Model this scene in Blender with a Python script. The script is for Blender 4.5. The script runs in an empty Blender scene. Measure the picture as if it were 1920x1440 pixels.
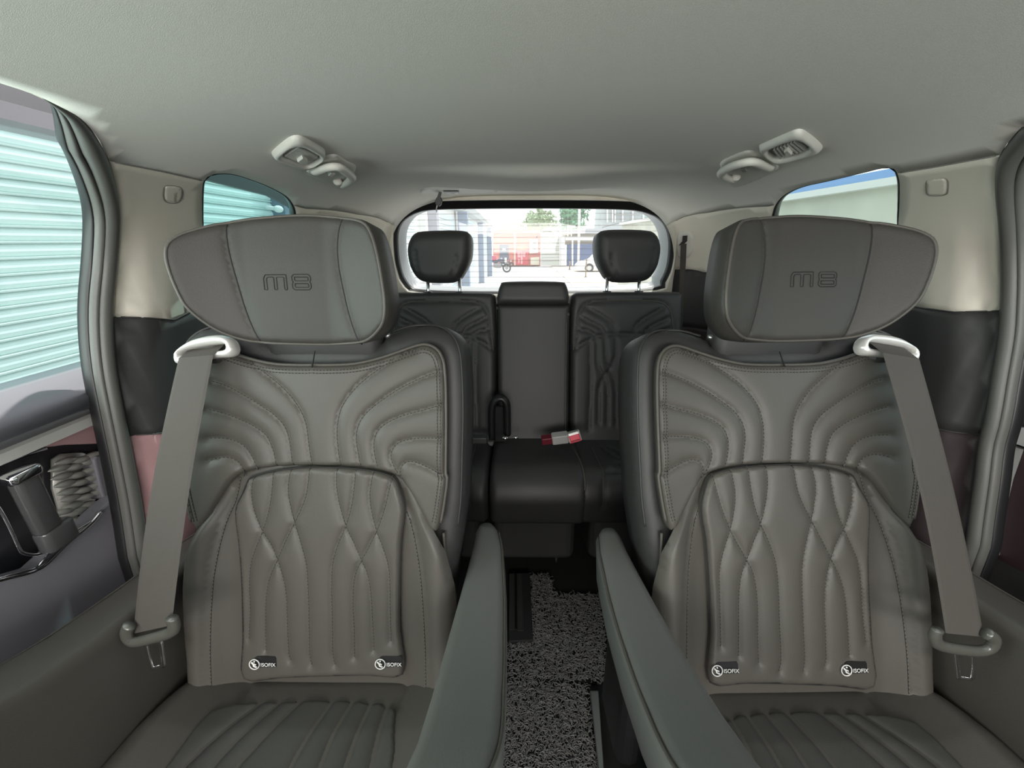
import bpy, bmesh, math, random
import numpy as np
from mathutils import Vector, Matrix, Euler
from mathutils.geometry import delaunay_2d_cdt

# ============================================================ camera, world, lights, exposure
SC = bpy.context.scene
F, PITCH, YAW, ROLL = 780.0, math.radians(19.09), math.radians(-0.757), math.radians(-0.246)
CAM = np.array([-.055, 0, 1.15])
def _rot(p, y, r):
    cp, sp, cy, sy, cr, sr = math.cos(p), math.sin(p), math.cos(y), math.sin(y), math.cos(r), math.sin(r)
    Rz = np.array([[cy, -sy, 0], [sy, cy, 0], [0, 0, 1]]); M = np.array([[1, 0, 0], [0, 0, -1], [0, 1, 0]])
    Rx = np.array([[1, 0, 0], [0, cp, -sp], [0, sp, cp]]); Rr = np.array([[cr, -sr, 0], [sr, cr, 0], [0, 0, 1]])
    return Rr @ Rx @ M @ Rz
RM = _rot(PITCH, YAW, ROLL)
cd = bpy.data.cameras.new('camera'); cam = bpy.data.objects.new('camera', cd); SC.collection.objects.link(cam)
cd.sensor_width = 36; cd.lens = F / 1920 * 36; cd.clip_start = .02; cd.clip_end = 400
mw = Matrix(((RM[0][0], -RM[1][0], -RM[2][0], CAM[0]), (RM[0][1], -RM[1][1], -RM[2][1], CAM[1]), (RM[0][2], -RM[1][2], -RM[2][2], CAM[2]), (0, 0, 0, 1)))
cam.matrix_world = mw
SC.camera = cam
SC.view_settings.view_transform = 'Standard'; SC.view_settings.look = 'None'
SC.view_settings.exposure = 0.75; SC.view_settings.gamma = 1.0; SC.view_settings.use_curve_mapping = False
wd = bpy.data.worlds.new('sky'); SC.world = wd; wd.use_nodes = True
bg = wd.node_tree.nodes['Background']; bg.inputs[0].default_value = (.95, .98, 1, 1); bg.inputs[1].default_value = 1.25
def light(name, typ, loc, rot, energy, size=None, size_y=None, color=(1, 1, 1)):
    l = bpy.data.lights.new(name, typ); l.energy = energy; l.color = color
    if typ == 'AREA':
        l.shape = 'RECTANGLE'; l.size = size; l.size_y = size_y
    o = bpy.data.objects.new(name, l); SC.collection.objects.link(o); o.location = loc; o.rotation_euler = rot
    return o
s = light('sun', 'SUN', (0, 20, 20), (math.radians(-28), math.radians(12), 0), 2.8, color=(1, .96, .88)); s.data.angle = .02
# daylight entering through the windscreen and the front door windows, behind the viewer
light('windscreen_daylight', 'AREA', (0, -1.12, 1.24), (math.radians(84), 0, 0), 19, 1.4, .45, (1, .955, .90))
light('left_door_daylight', 'AREA', (-1.05, .0, 1.12), (0, math.radians(-92), 0), 10, .55, 1.1, (1, .97, .9))
light('right_door_daylight', 'AREA', (1.05, -.05, 1.1), (0, math.radians(92), 0), 2.5, .55, 1.1, (.93, .98, 1))

# ============================================================ maths helpers
def ray(px, py):
    return RM.T @ np.array([(px - 960) / F, (py - 720) / F, 1.0])
def hit(px, py, o, n):
    d = ray(px, py); o = np.asarray(o, float); n = np.asarray(n, float)
    return CAM + d * ((o - CAM) @ n) / (d @ n)
def PY(px, py, Y): return hit(px, py, (0, Y, 0), (0, 1, 0))
def PX(px, py, X): return hit(px, py, (X, 0, 0), (1, 0, 0))
def PZ(px, py, Z): return hit(px, py, (0, 0, Z), (0, 0, 1))
def crop(x0, y0, s): return lambda pts: [(x0 + x / s, y0 + y / s) for x, y in pts]
cA = crop(280, 380, 2.769); cB = crop(200, 850, 2.44); cC = crop(720, 520, 3.0)
cD = crop(0, 640, 2.4); cE = crop(0, 840, 5.54); cR = crop(1640, 560, 2.668); cT = crop(1640, 200, 3.27); cM = crop(860, 950, 2.94)
def smooth(pts, closed=False, n=6):
    P = [np.asarray(p, float) for p in pts]; N = len(P); out = []
    rng = range(N) if closed else range(N - 1)
    for i in rng:
        if closed: a, b, c, d = P[i - 1], P[i], P[(i + 1) % N], P[(i + 2) % N]
        else: a, b, c, d = P[max(i - 1, 0)], P[i], P[i + 1], P[min(i + 2, N - 1)]
        for k in range(n):
            t = k / n
            out.append(.5 * ((2 * b) + (c - a) * t + (2 * a - 5 * b + 4 * c - d) * t * t + (3 * b - a - 3 * c + d) * t ** 3))
    if not closed: out.append(P[-1])
    return out
def resample(pts, step, closed=False):
    P = [np.asarray(p, float) for p in pts]
    if closed: P = P + [P[0]]
    L = [0]
    for a, b in zip(P, P[1:]): L.append(L[-1] + np.linalg.norm(b - a))
    n = max(2, int(round(L[-1] / step))); A = np.array(P)
    ts = np.linspace(0, L[-1], n + 1)
    R = np.stack([np.interp(ts, L, A[:, k]) for k in range(A.shape[1])], 1)
    return R[:-1] if closed else R
def seg_dist(Q, pl, closed=False):
    Q = np.asarray(Q, float); pl = np.asarray(pl, float)
    a = pl if closed else pl[:-1]; b = np.roll(pl, -1, 0) if closed else pl[1:]
    best = np.full(len(Q), 1e9)
    for k in range(0, len(Q), 4000):
        q = Q[k:k + 4000, None, :]; ab = (b - a)[None]; t = ((q - a[None]) * ab).sum(2) / np.maximum((ab ** 2).sum(2), 1e-14)
        t = np.clip(t, 0, 1); d = np.sqrt((((a[None] + ab * t[..., None]) - q) ** 2).sum(2)); best[k:k + 4000] = d.min(1)
    return best
def inside(Q, poly):
    Q = np.asarray(Q, float); poly = np.asarray(poly, float); x, y = Q[:, 0], Q[:, 1]; c = np.zeros(len(Q), bool)
    j = len(poly) - 1
    for i in range(len(poly)):
        xi, yi = poly[i]; xj, yj = poly[j]
        m = ((yi > y) != (yj > y)) & (x < (xj - xi) * (y - yi) / ((yj - yi) if yj != yi else 1e-12) + xi)
        c ^= m; j = i
    return c

# ============================================================ materials
MATS = {}
def mat(name, col, rough=.5, metal=0, noise=0, nscale=200, bump=0, bscale=600, spec=.5, emit=None, coat=0):
    m = bpy.data.materials.new(name); m.use_nodes = True; nt = m.node_tree; b = nt.nodes['Principled BSDF']
    b.inputs['Base Color'].default_value = (*col, 1); b.inputs['Roughness'].default_value = rough; b.inputs['Metallic'].default_value = metal
    b.inputs['Specular IOR Level'].default_value = spec; b.inputs['Coat Weight'].default_value = coat
    tc = nt.nodes.new('ShaderNodeTexCoord')
    if noise:
        n = nt.nodes.new('ShaderNodeTexNoise'); n.inputs['Scale'].default_value = nscale; n.inputs['Detail'].default_value = 6
        r = nt.nodes.new('ShaderNodeMix'); r.data_type = 'RGBA'
        r.inputs[6].default_value = (*[c * (1 - noise) for c in col], 1); r.inputs[7].default_value = (*[min(1, c * (1 + noise)) for c in col], 1)
        nt.links.new(tc.outputs['Object'], n.inputs['Vector']); nt.links.new(n.outputs[0], r.inputs[0]); nt.links.new(r.outputs[2], b.inputs['Base Color'])
    if bump:
        n = nt.nodes.new('ShaderNodeTexNoise'); n.inputs['Scale'].default_value = bscale; n.inputs['Detail'].default_value = 3
        u = nt.nodes.new('ShaderNodeBump'); u.inputs['Strength'].default_value = bump; u.inputs['Distance'].default_value = .001
        nt.links.new(tc.outputs['Object'], n.inputs['Vector']); nt.links.new(n.outputs[0], u.inputs['Height']); nt.links.new(u.outputs[0], b.inputs['Normal'])
    if emit: b.inputs['Emission Color'].default_value = (*emit[:3], 1); b.inputs['Emission Strength'].default_value = emit[3]
    MATS[name] = m; return m
def glass(name, tint, refl=.05, haze=0):
    m = bpy.data.materials.new(name); m.use_nodes = True; nt = m.node_tree; nt.nodes.clear()
    o = nt.nodes.new('ShaderNodeOutputMaterial'); t = nt.nodes.new('ShaderNodeBsdfTransparent'); g = nt.nodes.new('ShaderNodeBsdfGlossy'); x = nt.nodes.new('ShaderNodeMixShader')
    t.inputs[0].default_value = (*tint, 1); g.inputs['Roughness'].default_value = .02; x.inputs[0].default_value = refl
    nt.links.new(t.outputs[0], x.inputs[1]); nt.links.new(g.outputs[0], x.inputs[2])
    if haze:
        d = nt.nodes.new('ShaderNodeBsdfTranslucent'); d.inputs[0].default_value = (1, 1, 1, 1); y = nt.nodes.new('ShaderNodeMixShader'); y.inputs[0].default_value = haze
        nt.links.new(x.outputs[0], y.inputs[1]); nt.links.new(d.outputs[0], y.inputs[2]); nt.links.new(y.outputs[0], o.inputs[0])
    else: nt.links.new(x.outputs[0], o.inputs[0])
    MATS[name] = m; return m
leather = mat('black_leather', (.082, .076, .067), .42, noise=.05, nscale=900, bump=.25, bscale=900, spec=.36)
leather_side = mat('black_leather_shaded', (.036, .036, .036), .5, noise=.05, nscale=900, bump=.25, bscale=900)  # same leather darkened: shade on the bench and rims put into the colour
leather_arm = mat('armrest_leather_lit', (.135, .136, .13), .38, noise=.05, nscale=900, bump=.25, bscale=900)  # same leather lightened: light on the aisle-side armrests painted in
leather_head = mat('headrest_leather_shaded', (.046, .043, .039), .46, noise=.05, nscale=900, bump=.25, bscale=900, spec=.3)  # same leather darkened to paint shade onto the headrests
leather_seat = mat('black_leather_perforated', (.06, .06, .055), .5, noise=.15, nscale=1500, bump=.4, bscale=1500)
thread = mat('grey_thread', (.13, .125, .11), .7)
seam_dark = mat('dark_seam', (.012, .012, .012), .7)
fabric = mat('headliner_fabric', (.76, .745, .69), .95, noise=.05, nscale=500, bump=.3, bscale=1400, spec=.1)
trim_beige = mat('beige_plastic', (.74, .70, .61), .6, noise=.03, nscale=900, bump=.2, bscale=1500, spec=.3)
trim_dark = mat('dark_grey_plastic', (.045, .045, .045), .5, noise=.1, nscale=900, bump=.3, bscale=1500)
trim_mauve = mat('mauve_leatherette', (.42, .25, .26), .5, bump=.3, bscale=1200)
trim_mauve_shade = mat('mauve_leatherette_shaded', (.05, .036, .04), .5, bump=.3, bscale=1200)  # the mauve trim again, with the right side's shade put into the colour
rubber = mat('black_rubber_seal', (.10, .10, .092), .42, bump=.2, bscale=900)
black = mat('black_plastic', (.012, .012, .013), .4)
webbing = mat('belt_webbing', (.066, .058, .051), .75, noise=.1, nscale=1500, bump=.5, bscale=1600)
silver = mat('silver_plastic', (.75, .74, .71), .28, metal=.35)
chrome = mat('chrome', (.85, .85, .88), .08, metal=1)
steel = mat('brushed_steel', (.5, .5, .5), .35, metal=1)
tongue_m = mat('grey_satin_plastic', (.085, .085, .075), .3, coat=.3)
handle_m = mat('dark_satin_grey', (.07, .07, .072), .22, coat=.4)
red_m = mat('red_button', (.8, .06, .10), .4)
white_ink = mat('white_print', (.8, .8, .78), .5)
carpet = mat('black_carpet', (.012, .012, .012), .95, noise=.3, nscale=600)
curl_m = mat('grey_vinyl_loop', (.23, .23, .225), .4, noise=.75, nscale=110)
rear_haze = glass('rear_glass', (.90, .93, .94), .04, .09)
side_glass = glass('door_glass', (.80, .88, .88), .04)
quarter_glass = glass('tinted_glass', (.42, .66, .66), .05)
quarter_glass_r = glass('tinted_glass_clear', (.72, .84, .86), .05)

# ============================================================ object helpers
COL = SC.collection
def link(o, parent=None):
    COL.objects.link(o)
    if parent is not None: o.parent = parent
    return o
def tag(o, label=None, cat=None, group=None, kind=None):
    if label: o['label'] = label
    if cat: o['category'] = cat
    if group: o['group'] = group
    if kind: o['kind'] = kind
    return o
def empty(name, loc=(0, 0, 0), label=None, cat=None, group=None, rot=(0, 0, 0)):
    o = bpy.data.objects.new(name, None); o.empty_display_size = .05; link(o); o.location = loc; o.rotation_euler = rot
    return tag(o, label, cat, group)
def mesh(name, V, Fc, m, parent=None, sm=True, recalc=True, loc=None):
    """V in the frame of the parent (world when there is none)."""
    me = bpy.data.meshes.new(name); me.from_pydata([tuple(map(float, v)) for v in V], [], [tuple(map(int, f)) for f in Fc])
    if recalc:
        bm = bmesh.new(); bm.from_mesh(me); bmesh.ops.recalc_face_normals(bm, faces=bm.faces); bm.to_mesh(me); bm.free()
    if sm: me.shade_smooth()
    me.materials.append(MATS[m] if isinstance(m, str) else m)
    o = bpy.data.objects.new(name, me); link(o, parent)
    if loc is not None: o.location = loc
    return o
class MB:
    def __init__(s): s.V = []; s.F = []
    def add(s, V, Fc):
        k = len(s.V); s.V += [tuple(map(float, v)) for v in V]; s.F += [tuple(i + k for i in f) for f in Fc]; return s
    def box(s, c, d, R=None):
        c = np.array(c, float); h = np.array(d, float) / 2; V = []
        for sx in (-1, 1):
            for sy in (-1, 1):
                for sz in (-1, 1):
                    p = np.array([sx, sy, sz]) * h; V.append(c + (R @ p if R is not None else p))
        return s.add(V, [(0, 1, 3, 2), (4, 6, 7, 5), (0, 4, 5, 1), (2, 3, 7, 6), (0, 2, 6, 4), (1, 5, 7, 3)])
    def rbox(s, c, d, r=.005, R=None, n=3):
        """box with rounded vertical (local z) edges and softened rims"""
        hx, hy, hz = [q / 2 for q in d]; r = min(r, hx * .99, hy * .99); e = min(r * .5, hz * .9); rings = []
        prof = [(-hz, e), (-hz + e * .3, e * .3), (-hz + e, 0), (hz - e, 0), (hz - e * .3, e * .3), (hz, e)]
        for z, ins in prof:
            ring = []
            for q, (cx, cy) in enumerate(((hx - r, hy - r), (-hx + r, hy - r), (-hx + r, -hy + r), (hx - r, -hy + r))):
                for k in range(n + 1):
                    a = math.pi / 2 * (q + k / n); ring.append((cx + (r - ins * .99) * math.cos(a), cy + (r - ins * .99) * math.sin(a), z))
            rings.append(ring)
        V = [np.array(p) for ring in rings for p in ring]; N = len(rings[0])
        if R is not None: V = [R @ v for v in V]
        V = [np.array(c) + v for v in V]
        Fc = [(i * N + k, i * N + (k + 1) % N, (i + 1) * N + (k + 1) % N, (i + 1) * N + k) for i in range(len(rings) - 1) for k in range(N)]
        Fc += [tuple(range(N))[::-1], tuple((len(rings) - 1) * N + k for k in range(N))]
        return s.add(V, Fc)
    def tube(s, path, r, closed=False, n=8, r2=None, up=None, caps=True):
        P = [np.array(p, float) for p in path]; N = len(P); rings = []; prev = None
        for i, p in enumerate(P):
            a = P[i - 1] if (i > 0 or closed) else P[0]; b = P[(i + 1) % N] if (i < N - 1 or closed) else P[-1]
            t = b - a; t = t / (np.linalg.norm(t) + 1e-12)
            if up is not None: u = np.array(up[i] if callable(getattr(up, '__getitem__', None)) and len(np.shape(up)) == 2 else up, float)
            elif prev is None: u = np.array([0, 0, 1.]) if abs(t[2]) < .9 else np.array([0, 1., 0])
            else: u = prev
            u = u - t * (u @ t); u /= (np.linalg.norm(u) + 1e-12); prev = u; w = np.cross(t, u)
            ra = r[i] if np.ndim(r) else r; rb = (r2[i] if np.ndim(r2) else r2) if r2 is not None else ra
            rings.append([p + w * ra * math.cos(2 * math.pi * k / n) + u * rb * math.sin(2 * math.pi * k / n) for k in range(n)])
        V = [v for ring in rings for v in ring]; Fc = []
        for i in range(N if closed else N - 1):
            j = (i + 1) % N
            Fc += [(i * n + k, i * n + (k + 1) % n, j * n + (k + 1) % n, j * n + k) for k in range(n)]
        if not closed and caps: Fc += [tuple(range(n))[::-1], tuple((N - 1) * n + k for k in range(n))]
        return s.add(V, Fc)
    def loft(s, rings, closed_ring=True, caps=True):
        n = len(rings[0]); V = [v for r in rings for v in r]; Fc = []
        for i in range(len(rings) - 1):
            for k in range(n if closed_ring else n - 1):
                Fc.append((i * n + k, i * n + (k + 1) % n, (i + 1) * n + (k + 1) % n, (i + 1) * n + k))
        if caps and closed_ring: Fc += [tuple(range(n))[::-1], tuple((len(rings) - 1) * n + k for k in range(n))]
        return s.add(V, Fc)
    def sphere(s, c, r, n=12, sc=(1, 1, 1)):
        rings = []
        for i in range(1, n):
            a = math.pi * i / n; rings.append([np.array(c) + r * np.array([math.sin(a) * math.cos(2 * math.pi * k / n) * sc[0], math.sin(a) * math.sin(2 * math.pi * k / n) * sc[1], math.cos(a) * sc[2]]) for k in range(n)])
        return s.loft(rings)
    def prism(s, poly, vec):
        n = len(poly); vec = np.array(vec, float); V = [np.array(p, float) for p in poly]; V += [v + vec for v in V]
        return s.add(V, [tuple(range(n))[::-1], tuple(range(n, 2 * n))] + [(k, (k + 1) % n, n + (k + 1) % n, n + k) for k in range(n)])
    def build(s, name, m, parent=None, sm=False, loc=None, bevel=0):
        o = mesh(name, s.V, s.F, m, parent, sm, loc=loc)
        if bevel:
            b = o.modifiers.new('b', 'BEVEL'); b.width = bevel; b.segments = 2; b.limit_method = 'ANGLE'
            o.data.shade_smooth() if sm else None
        return o

def cdt(points, edges):
    r = delaunay_2d_cdt([Vector(p) for p in points], edges, [], 0, 1e-7)
    return np.array([tuple(v) for v in r[0]]), [tuple(f) for f in r[2]]

CDTC = {}
def pad(name, loop, frame, m, parent, base=None, R=.012, thick=.04, grooves=(), gd=.005, gw=.006, sp=.0045, key=None, lip=None):
    """padded cushion: flat outline (u,v), height h towards the viewer; grooves are sewn-down lines. Returns (object, height function)"""
    lp = resample(loop, sp, True); G = [resample(g, sp) for g in grooves]
    base = base or (lambda u, v: np.zeros_like(u))
    def H(q):
        q = np.atleast_2d(q); d = seg_dist(q, lp, True); h = base(q[:, 0], q[:, 1]).astype(float)
        k = np.clip(R - d, 0, R); h = h - (R - np.sqrt(np.maximum(R * R - k * k, 0)))
        if G:
            g = np.full(len(q), 1e9)
            for pl in G: g = np.minimum(g, seg_dist(q, pl))
            h = h - gd * np.exp(-g / gw)
        return h
    if key in CDTC: V2, T, hh = CDTC[key]
    else:
        x0, y0 = lp.min(0); x1, y1 = lp.max(0); ys = np.arange(y0, y1, sp * .87); pts = []
        for i, y in enumerate(ys):
            xs = np.arange(x0 + (i % 2) * sp / 2, x1, sp); pts.append(np.stack([xs, np.full_like(xs, y)], 1))
        pts = np.concatenate(pts); pts = pts[inside(pts, lp)]; pts = pts[seg_dist(pts, lp, True) > sp * .6]
        for pl in G: pts = pts[seg_dist(pts, pl) > sp * .5]
        allp = [tuple(p) for p in lp]; ed = [(i, (i + 1) % len(lp)) for i in range(len(lp))]
        for pl in G:
            ins = inside(pl, lp) & (seg_dist(pl, lp, True) > sp * .5); k0 = None
            for p, ok in zip(pl, ins):
                if not ok: k0 = None; continue
                allp.append(tuple(p))
                if k0 is not None: ed.append((k0, len(allp) - 1))
                k0 = len(allp) - 1
        allp += [tuple(p) for p in pts]
        V2, T = cdt(allp, ed); T = np.array(T); cen = V2[T].mean(1); T = T[inside(cen, lp)]
        hh = H(V2)
        if key: CDTC[key] = (V2, T, hh)
    W = [frame(u, v, h) for (u, v), h in zip(V2, hh)]
    Fc = [tuple(t) for t in T]
    ec = {}
    for t in Fc:
        for a, b in ((t[0], t[1]), (t[1], t[2]), (t[2], t[0])):
            ec[(min(a, b), max(a, b))] = ec.get((min(a, b), max(a, b)), 0) + 1
    nxt = {}
    for t in Fc:
        for a, b in ((t[0], t[1]), (t[1], t[2]), (t[2], t[0])):
            if ec[(min(a, b), max(a, b))] == 1: nxt[a] = b
    if nxt:
        st = next(iter(nxt)); ring = [st]; c = nxt[st]
        while c != st and len(ring) < len(nxt) + 1: ring.append(c); c = nxt.get(c, st)
        ring0 = ring; c2 = V2.mean(0)
        for hb in (-.5, -1.0):
            nr = []
            for i in ring0:
                u, v = V2[i]; b = float(base(np.array([u]), np.array([v]))[0]); W.append(frame(u, v, b - R - (thick - R) * -hb)); nr.append(len(W) - 1)
            Fc += [(ring[k], ring[(k + 1) % len(ring)], nr[(k + 1) % len(ring)], nr[k]) for k in range(len(ring))]
            ring = nr
        W.append(frame(c2[0], c2[1], float(base(np.array([c2[0]]), np.array([c2[1]]))[0]) - thick)); cI = len(W) - 1
        Fc += [(ring[k], ring[(k + 1) % len(ring)], cI) for k in range(len(ring))]
    o = mesh(name, W, Fc, m, parent)
    return o, H
def stitches(name, lines, H, frame, parent, m=thread, step=.0062, ln=.0036, w=.0013, lift=.0008, H0=None):
    mb = MB(); sb = MB()
    for pl in lines:
        P = resample(pl, .005); sb.tube([frame(u, v, q + .0001) for (u, v), q in zip(P, H(P))], .00085, n=5)
    o = sb.build('seam_line', seam_dark, parent); o['kind'] = 'stuff'
    for pl in lines:
        P = resample(pl, step); h = H(P)
        for i in range(len(P) - 1):
            a = P[i]; b = P[i] + (P[i + 1] - P[i]) * (ln / step); hb = h[i] + (h[i + 1] - h[i]) * (ln / step)
            A = np.array(frame(a[0], a[1], h[i] + lift)); B = np.array(frame(b[0], b[1], hb + lift)); U = np.array(frame(a[0], a[1], h[i] + lift + .01)) - A; U /= np.linalg.norm(U)
            t = B - A; W_ = np.cross(t, U); W_ = W_ / (np.linalg.norm(W_) + 1e-12) * w / 2; U = U * w * .6
            mb.add([A - W_, A + W_, A + U, B - W_, B + W_, B + U], [(0, 1, 2), (3, 5, 4), (0, 2, 5, 3), (1, 4, 5, 2), (0, 3, 4, 1)])
    o = mb.build(name, m, parent); o['kind'] = 'stuff'; return o
def welt(name, lines, H, frame, parent, m, r=.0022, lift=.0, closed=False):
    for pl in lines:
        P = resample(pl, .006, closed); h = H(P); o = MB().tube([frame(u, v, q + lift) for (u, v), q in zip(P, h)], r, closed, n=6).build(name, m, parent, sm=True)
    return o

# ============================================================ vehicle shell: one surface, cut into its trims
SM = 1.7 + .6 * math.pi
def AB(Y):
    t = max(0, (Y - .9) / .93); t = min(t, .999)
    return .80 * (1 - t ** 6) ** (1 / 6), .48 * (1 - t ** 26) ** (1 / 26)
def shell_pt(Y, s):
    A, B = AB(Y)
    if s <= .85: x, z, q = -A, s, 0
    elif s >= SM - .85: x, z, q = A, SM - s, 0
    else:
        th = (s - .85) / .6; c, q = math.cos(th), math.sin(th)
        r = (abs(c / A) ** 4 + abs(q / B) ** 4) ** -.25
        x, z = -r * c, .85 + r * q
    # the pillar trim turns towards the cabin just behind the door seal
    if SEALY is not None and Y < 1.15:
        sv = s if s < SM / 2 else SM - s
        if .3 < sv < 1.12:
            d = Y - SEALY(sv); k_ = min(1, max(0, (d - .012) / .035)); k_ = k_ * k_ * (3 - 2 * k_); f_ = 1 - min(1, max(0, (d - .10) / .09)); e_ = min(1, (1.12 - sv) / .14, (sv - .3) / .1); x -= math.copysign(.027 * k_ * f_ * max(0, e_), x)
    # the roof lining steps down behind the third row
    st = (.5 + .5 * math.tanh((Y - 1.16) / .03)) * (.5 - .5 * math.tanh((Y - 1.60) / .06)); sx = .5 - .5 * math.tanh((abs(x) - .40) / .05); z -= .022 * st * sx * max(0, q) ** 8
    return np.array([x, Y, z])
SEALY = None
def shell_in(p):
    A, B = AB(p[1])
    if p[1] > 1.8: return False
    if p[2] < .85: return abs(p[0]) < A
    return (abs(p[0]) / A) ** 4 + ((p[2] - .85) / B) ** 4 < 1
def to_shell(px, py):
    d = ray(px, py); a, b = .1, .1
    while shell_in(CAM + d * b) and b < 6: a = b; b += .02
    for _ in range(30):
        c = (a + b) / 2
        if shell_in(CAM + d * c): a = c
        else: b = c
    p = CAM + d * a
    if p[2] < .85: sv = p[2] if p[0] < 0 else SM - p[2]
    else: sv = .85 + .6 * math.atan2(p[2] - .85, -p[0])
    return (p[1], sv)
def shell_n(Y, s):
    a = shell_pt(Y, s); u = shell_pt(Y + .002, s) - a; v = shell_pt(Y, s + .002) - a; n = np.cross(u, v); n /= np.linalg.norm(n)
    c = np.array([0, min(Y, 1.2), .8]) - a
    return n if n @ c > 0 else -n
mir = lambda pts: [(y, SM - s_) for y, s_ in pts]
tr = lambda pts: [to_shell(*p) for p in pts]
# door opening edge (its rear run is the seal line)
seal_l = tr(smooth([(55, 163), (100, 185), (150, 215), (190, 270), (210, 335), (216, 400), (209, 500), (203, 590), (208, 680), (224, 770), (240, 850), (257, 940), (270, 1030)], n=4))
seal_r = tr(smooth([(1920, 229), (1894, 261), (1878, 289), (1873, 322), (1876, 359), (1883, 414), (1886, 475), (1886, 536), (1884, 582), (1880, 635), (1866, 717), (1855, 785), (1843, 830), (1835, 897), (1827, 953), (1820, 1010)], n=3))
topl, topr = seal_l[0], seal_r[0]
seal_r = [(Y_, s_) for Y_, s_ in mir(seal_l[:14]) if s_ < seal_r[0][1] - .02 and Y_ < seal_r[0][0]] + seal_r if False else seal_r
def ext_down(c, side):
    Y, s_ = c[-1]; e = .12 if side < 0 else SM - .12
    return [(Y - .01, s_ + (e - s_) * .5), (Y - .04, e)]
# opening above the right seal start follows the left one
upr = [(Y_ , s_) for Y_, s_ in mir(seal_l) if s_ < topr[1] - .03]
shift = 0
if upr: shift = topr[0] - upr[-1][0]
upr = [(Y_ + shift, s_) for Y_, s_ in upr]
seal_r = upr + seal_r
left_line = [(-1.1, seal_l[0][1] + .0), (seal_l[0][0] - .25, seal_l[0][1] + .006)] + seal_l + ext_down(seal_l, -1) + [(-1.1, .12)]
right_line = [(-1.1, seal_r[0][1]), (seal_r[0][0] - .25, seal_r[0][1] - .006)] + seal_r + ext_down(seal_r, 1) + [(-1.1, SM - .12)]
qwl = tr(smooth([(375, 420), (375, 350), (380, 332), (395, 321), (430, 320), (470, 332), (510, 349), (535, 364), (548, 381), (553, 400), (555, 440), (545, 480), (500, 496), (420, 500), (380, 485)], True, 4))
qwr = tr(smooth([(1448, 425), (1450, 400), (1458, 378), (1475, 360), (1505, 346), (1560, 333), (1620, 318), (1660, 308), (1680, 310), (1689, 325), (1692, 350), (1690, 420), (1688, 480), (1640, 500), (1520, 500), (1455, 480)], True, 4))
seam_l = tr([(217, 298), (300, 315), (380, 334)]); seam_rr = tr([(1283, 405), (1330, 396), (1395, 386), (1445, 383)])
seam_rf = tr([(1690, 318), (1760, 306), (1874, 284)])
low_f = tr([(1722, 573), (1778, 579), (1823, 585), (1884, 582)]); low_b = tr([(1261, 506), (1321, 511)])
low_l = tr([(205, 593), (300, 600)])
mau_r = tr([(1764, 794), (1790, 805), (1816, 812), (1842, 814)]); mau_l = tr([(308, 803), (275, 812), (240, 815)])
def curve(*groups):
    P = sorted([p for g in groups for p in g]); ys = [p[0] for p in P]; ss = [p[1] for p in P]
    return lambda Y: float(np.interp(Y, ys, ss))
seamL = curve(seam_l, mir(seam_rr)); seamR_ = curve(mir(seam_rf), mir(seam_rr)); seamR = lambda Y: SM - seamR_(Y)
lowL = curve(low_l, mir(low_b)); lowR_ = curve(mir(low_f), mir(low_b)); lowR = lambda Y: SM - lowR_(Y)
mauL = curve(mau_l); mauR = lambda Y: SM - curve(mir(mau_r))(Y)
YS = np.arange(-1.0, 1.8001, .02)
lines = [[(Y, f(Y)) for Y in YS] for f in (seamL, seamR, lowL, lowR, mauL, mauR)]
pts = []; ed = []
def addl(pl, closed=False):
    k = len(pts); pts.extend([tuple(p) for p in pl])
    ed.extend([(k + i, k + i + 1) for i in range(len(pl) - 1)])
    if closed: ed.append((k + len(pl) - 1, k))
rect = resample([(-1.0, 0), (1.8, 0), (1.8, SM), (-1.0, SM)], .02, True)
addl(rect, True)
for l in lines: addl(resample(l, .018))
for l in (left_line, right_line): addl(resample(l, .012))
for l in (qwl, qwr): addl(resample(l, .010, True), True)
gy, gs = np.meshgrid(np.arange(-.99, 1.79, .018), np.arange(.01, SM, .018)); g = np.stack([gy.ravel(), gs.ravel()], 1)
allc = np.array(pts)
def far(g, c, d):
    ok = np.ones(len(g), bool)
    for k in range(0, len(c), 300):
        ok &= ((g[:, None, :] - c[None, k:k + 300]) ** 2).sum(2).min(1) > d * d
    return ok
g = g[far(g, allc, .008)]
V2, T = cdt(pts + [tuple(p) for p in g], ed); T = np.array(T); cen = V2[T].mean(1)
Lop = inside(cen, left_line) ; Rop = inside(cen, right_line)
hole = Lop | Rop | inside(cen, qwl) | inside(cen, qwr)
sL = np.array([seamL(y) for y in cen[:, 0]]); sR = np.array([seamR(y) for y in cen[:, 0]])
lL = np.array([lowL(y) for y in cen[:, 0]]); lR = np.array([lowR(y) for y in cen[:, 0]])
mL = np.array([mauL(y) for y in cen[:, 0]]); mR = np.array([mauR(y) for y in cen[:, 0]]); S_ = cen[:, 1]
reg = {'ceiling': (S_ > sL) & (S_ < sR), 'wall_left': (S_ <= sL) & (S_ > lL), 'wall_right': (S_ >= sR) & (S_ < lR),
       'trim_1': (S_ <= lL) & ((S_ > mL) | (cen[:, 0] > 1.0)), 'trim_2': (S_ >= lR) & (S_ < mR), 'trim_3': (S_ <= mL) & (cen[:, 0] <= 1.0), 'trim_4': S_ >= mR}
rm = {'ceiling': fabric, 'wall_left': trim_beige, 'wall_right': trim_beige, 'trim_1': trim_dark, 'trim_2': trim_dark, 'trim_3': trim_mauve, 'trim_4': trim_mauve_shade}
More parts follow.
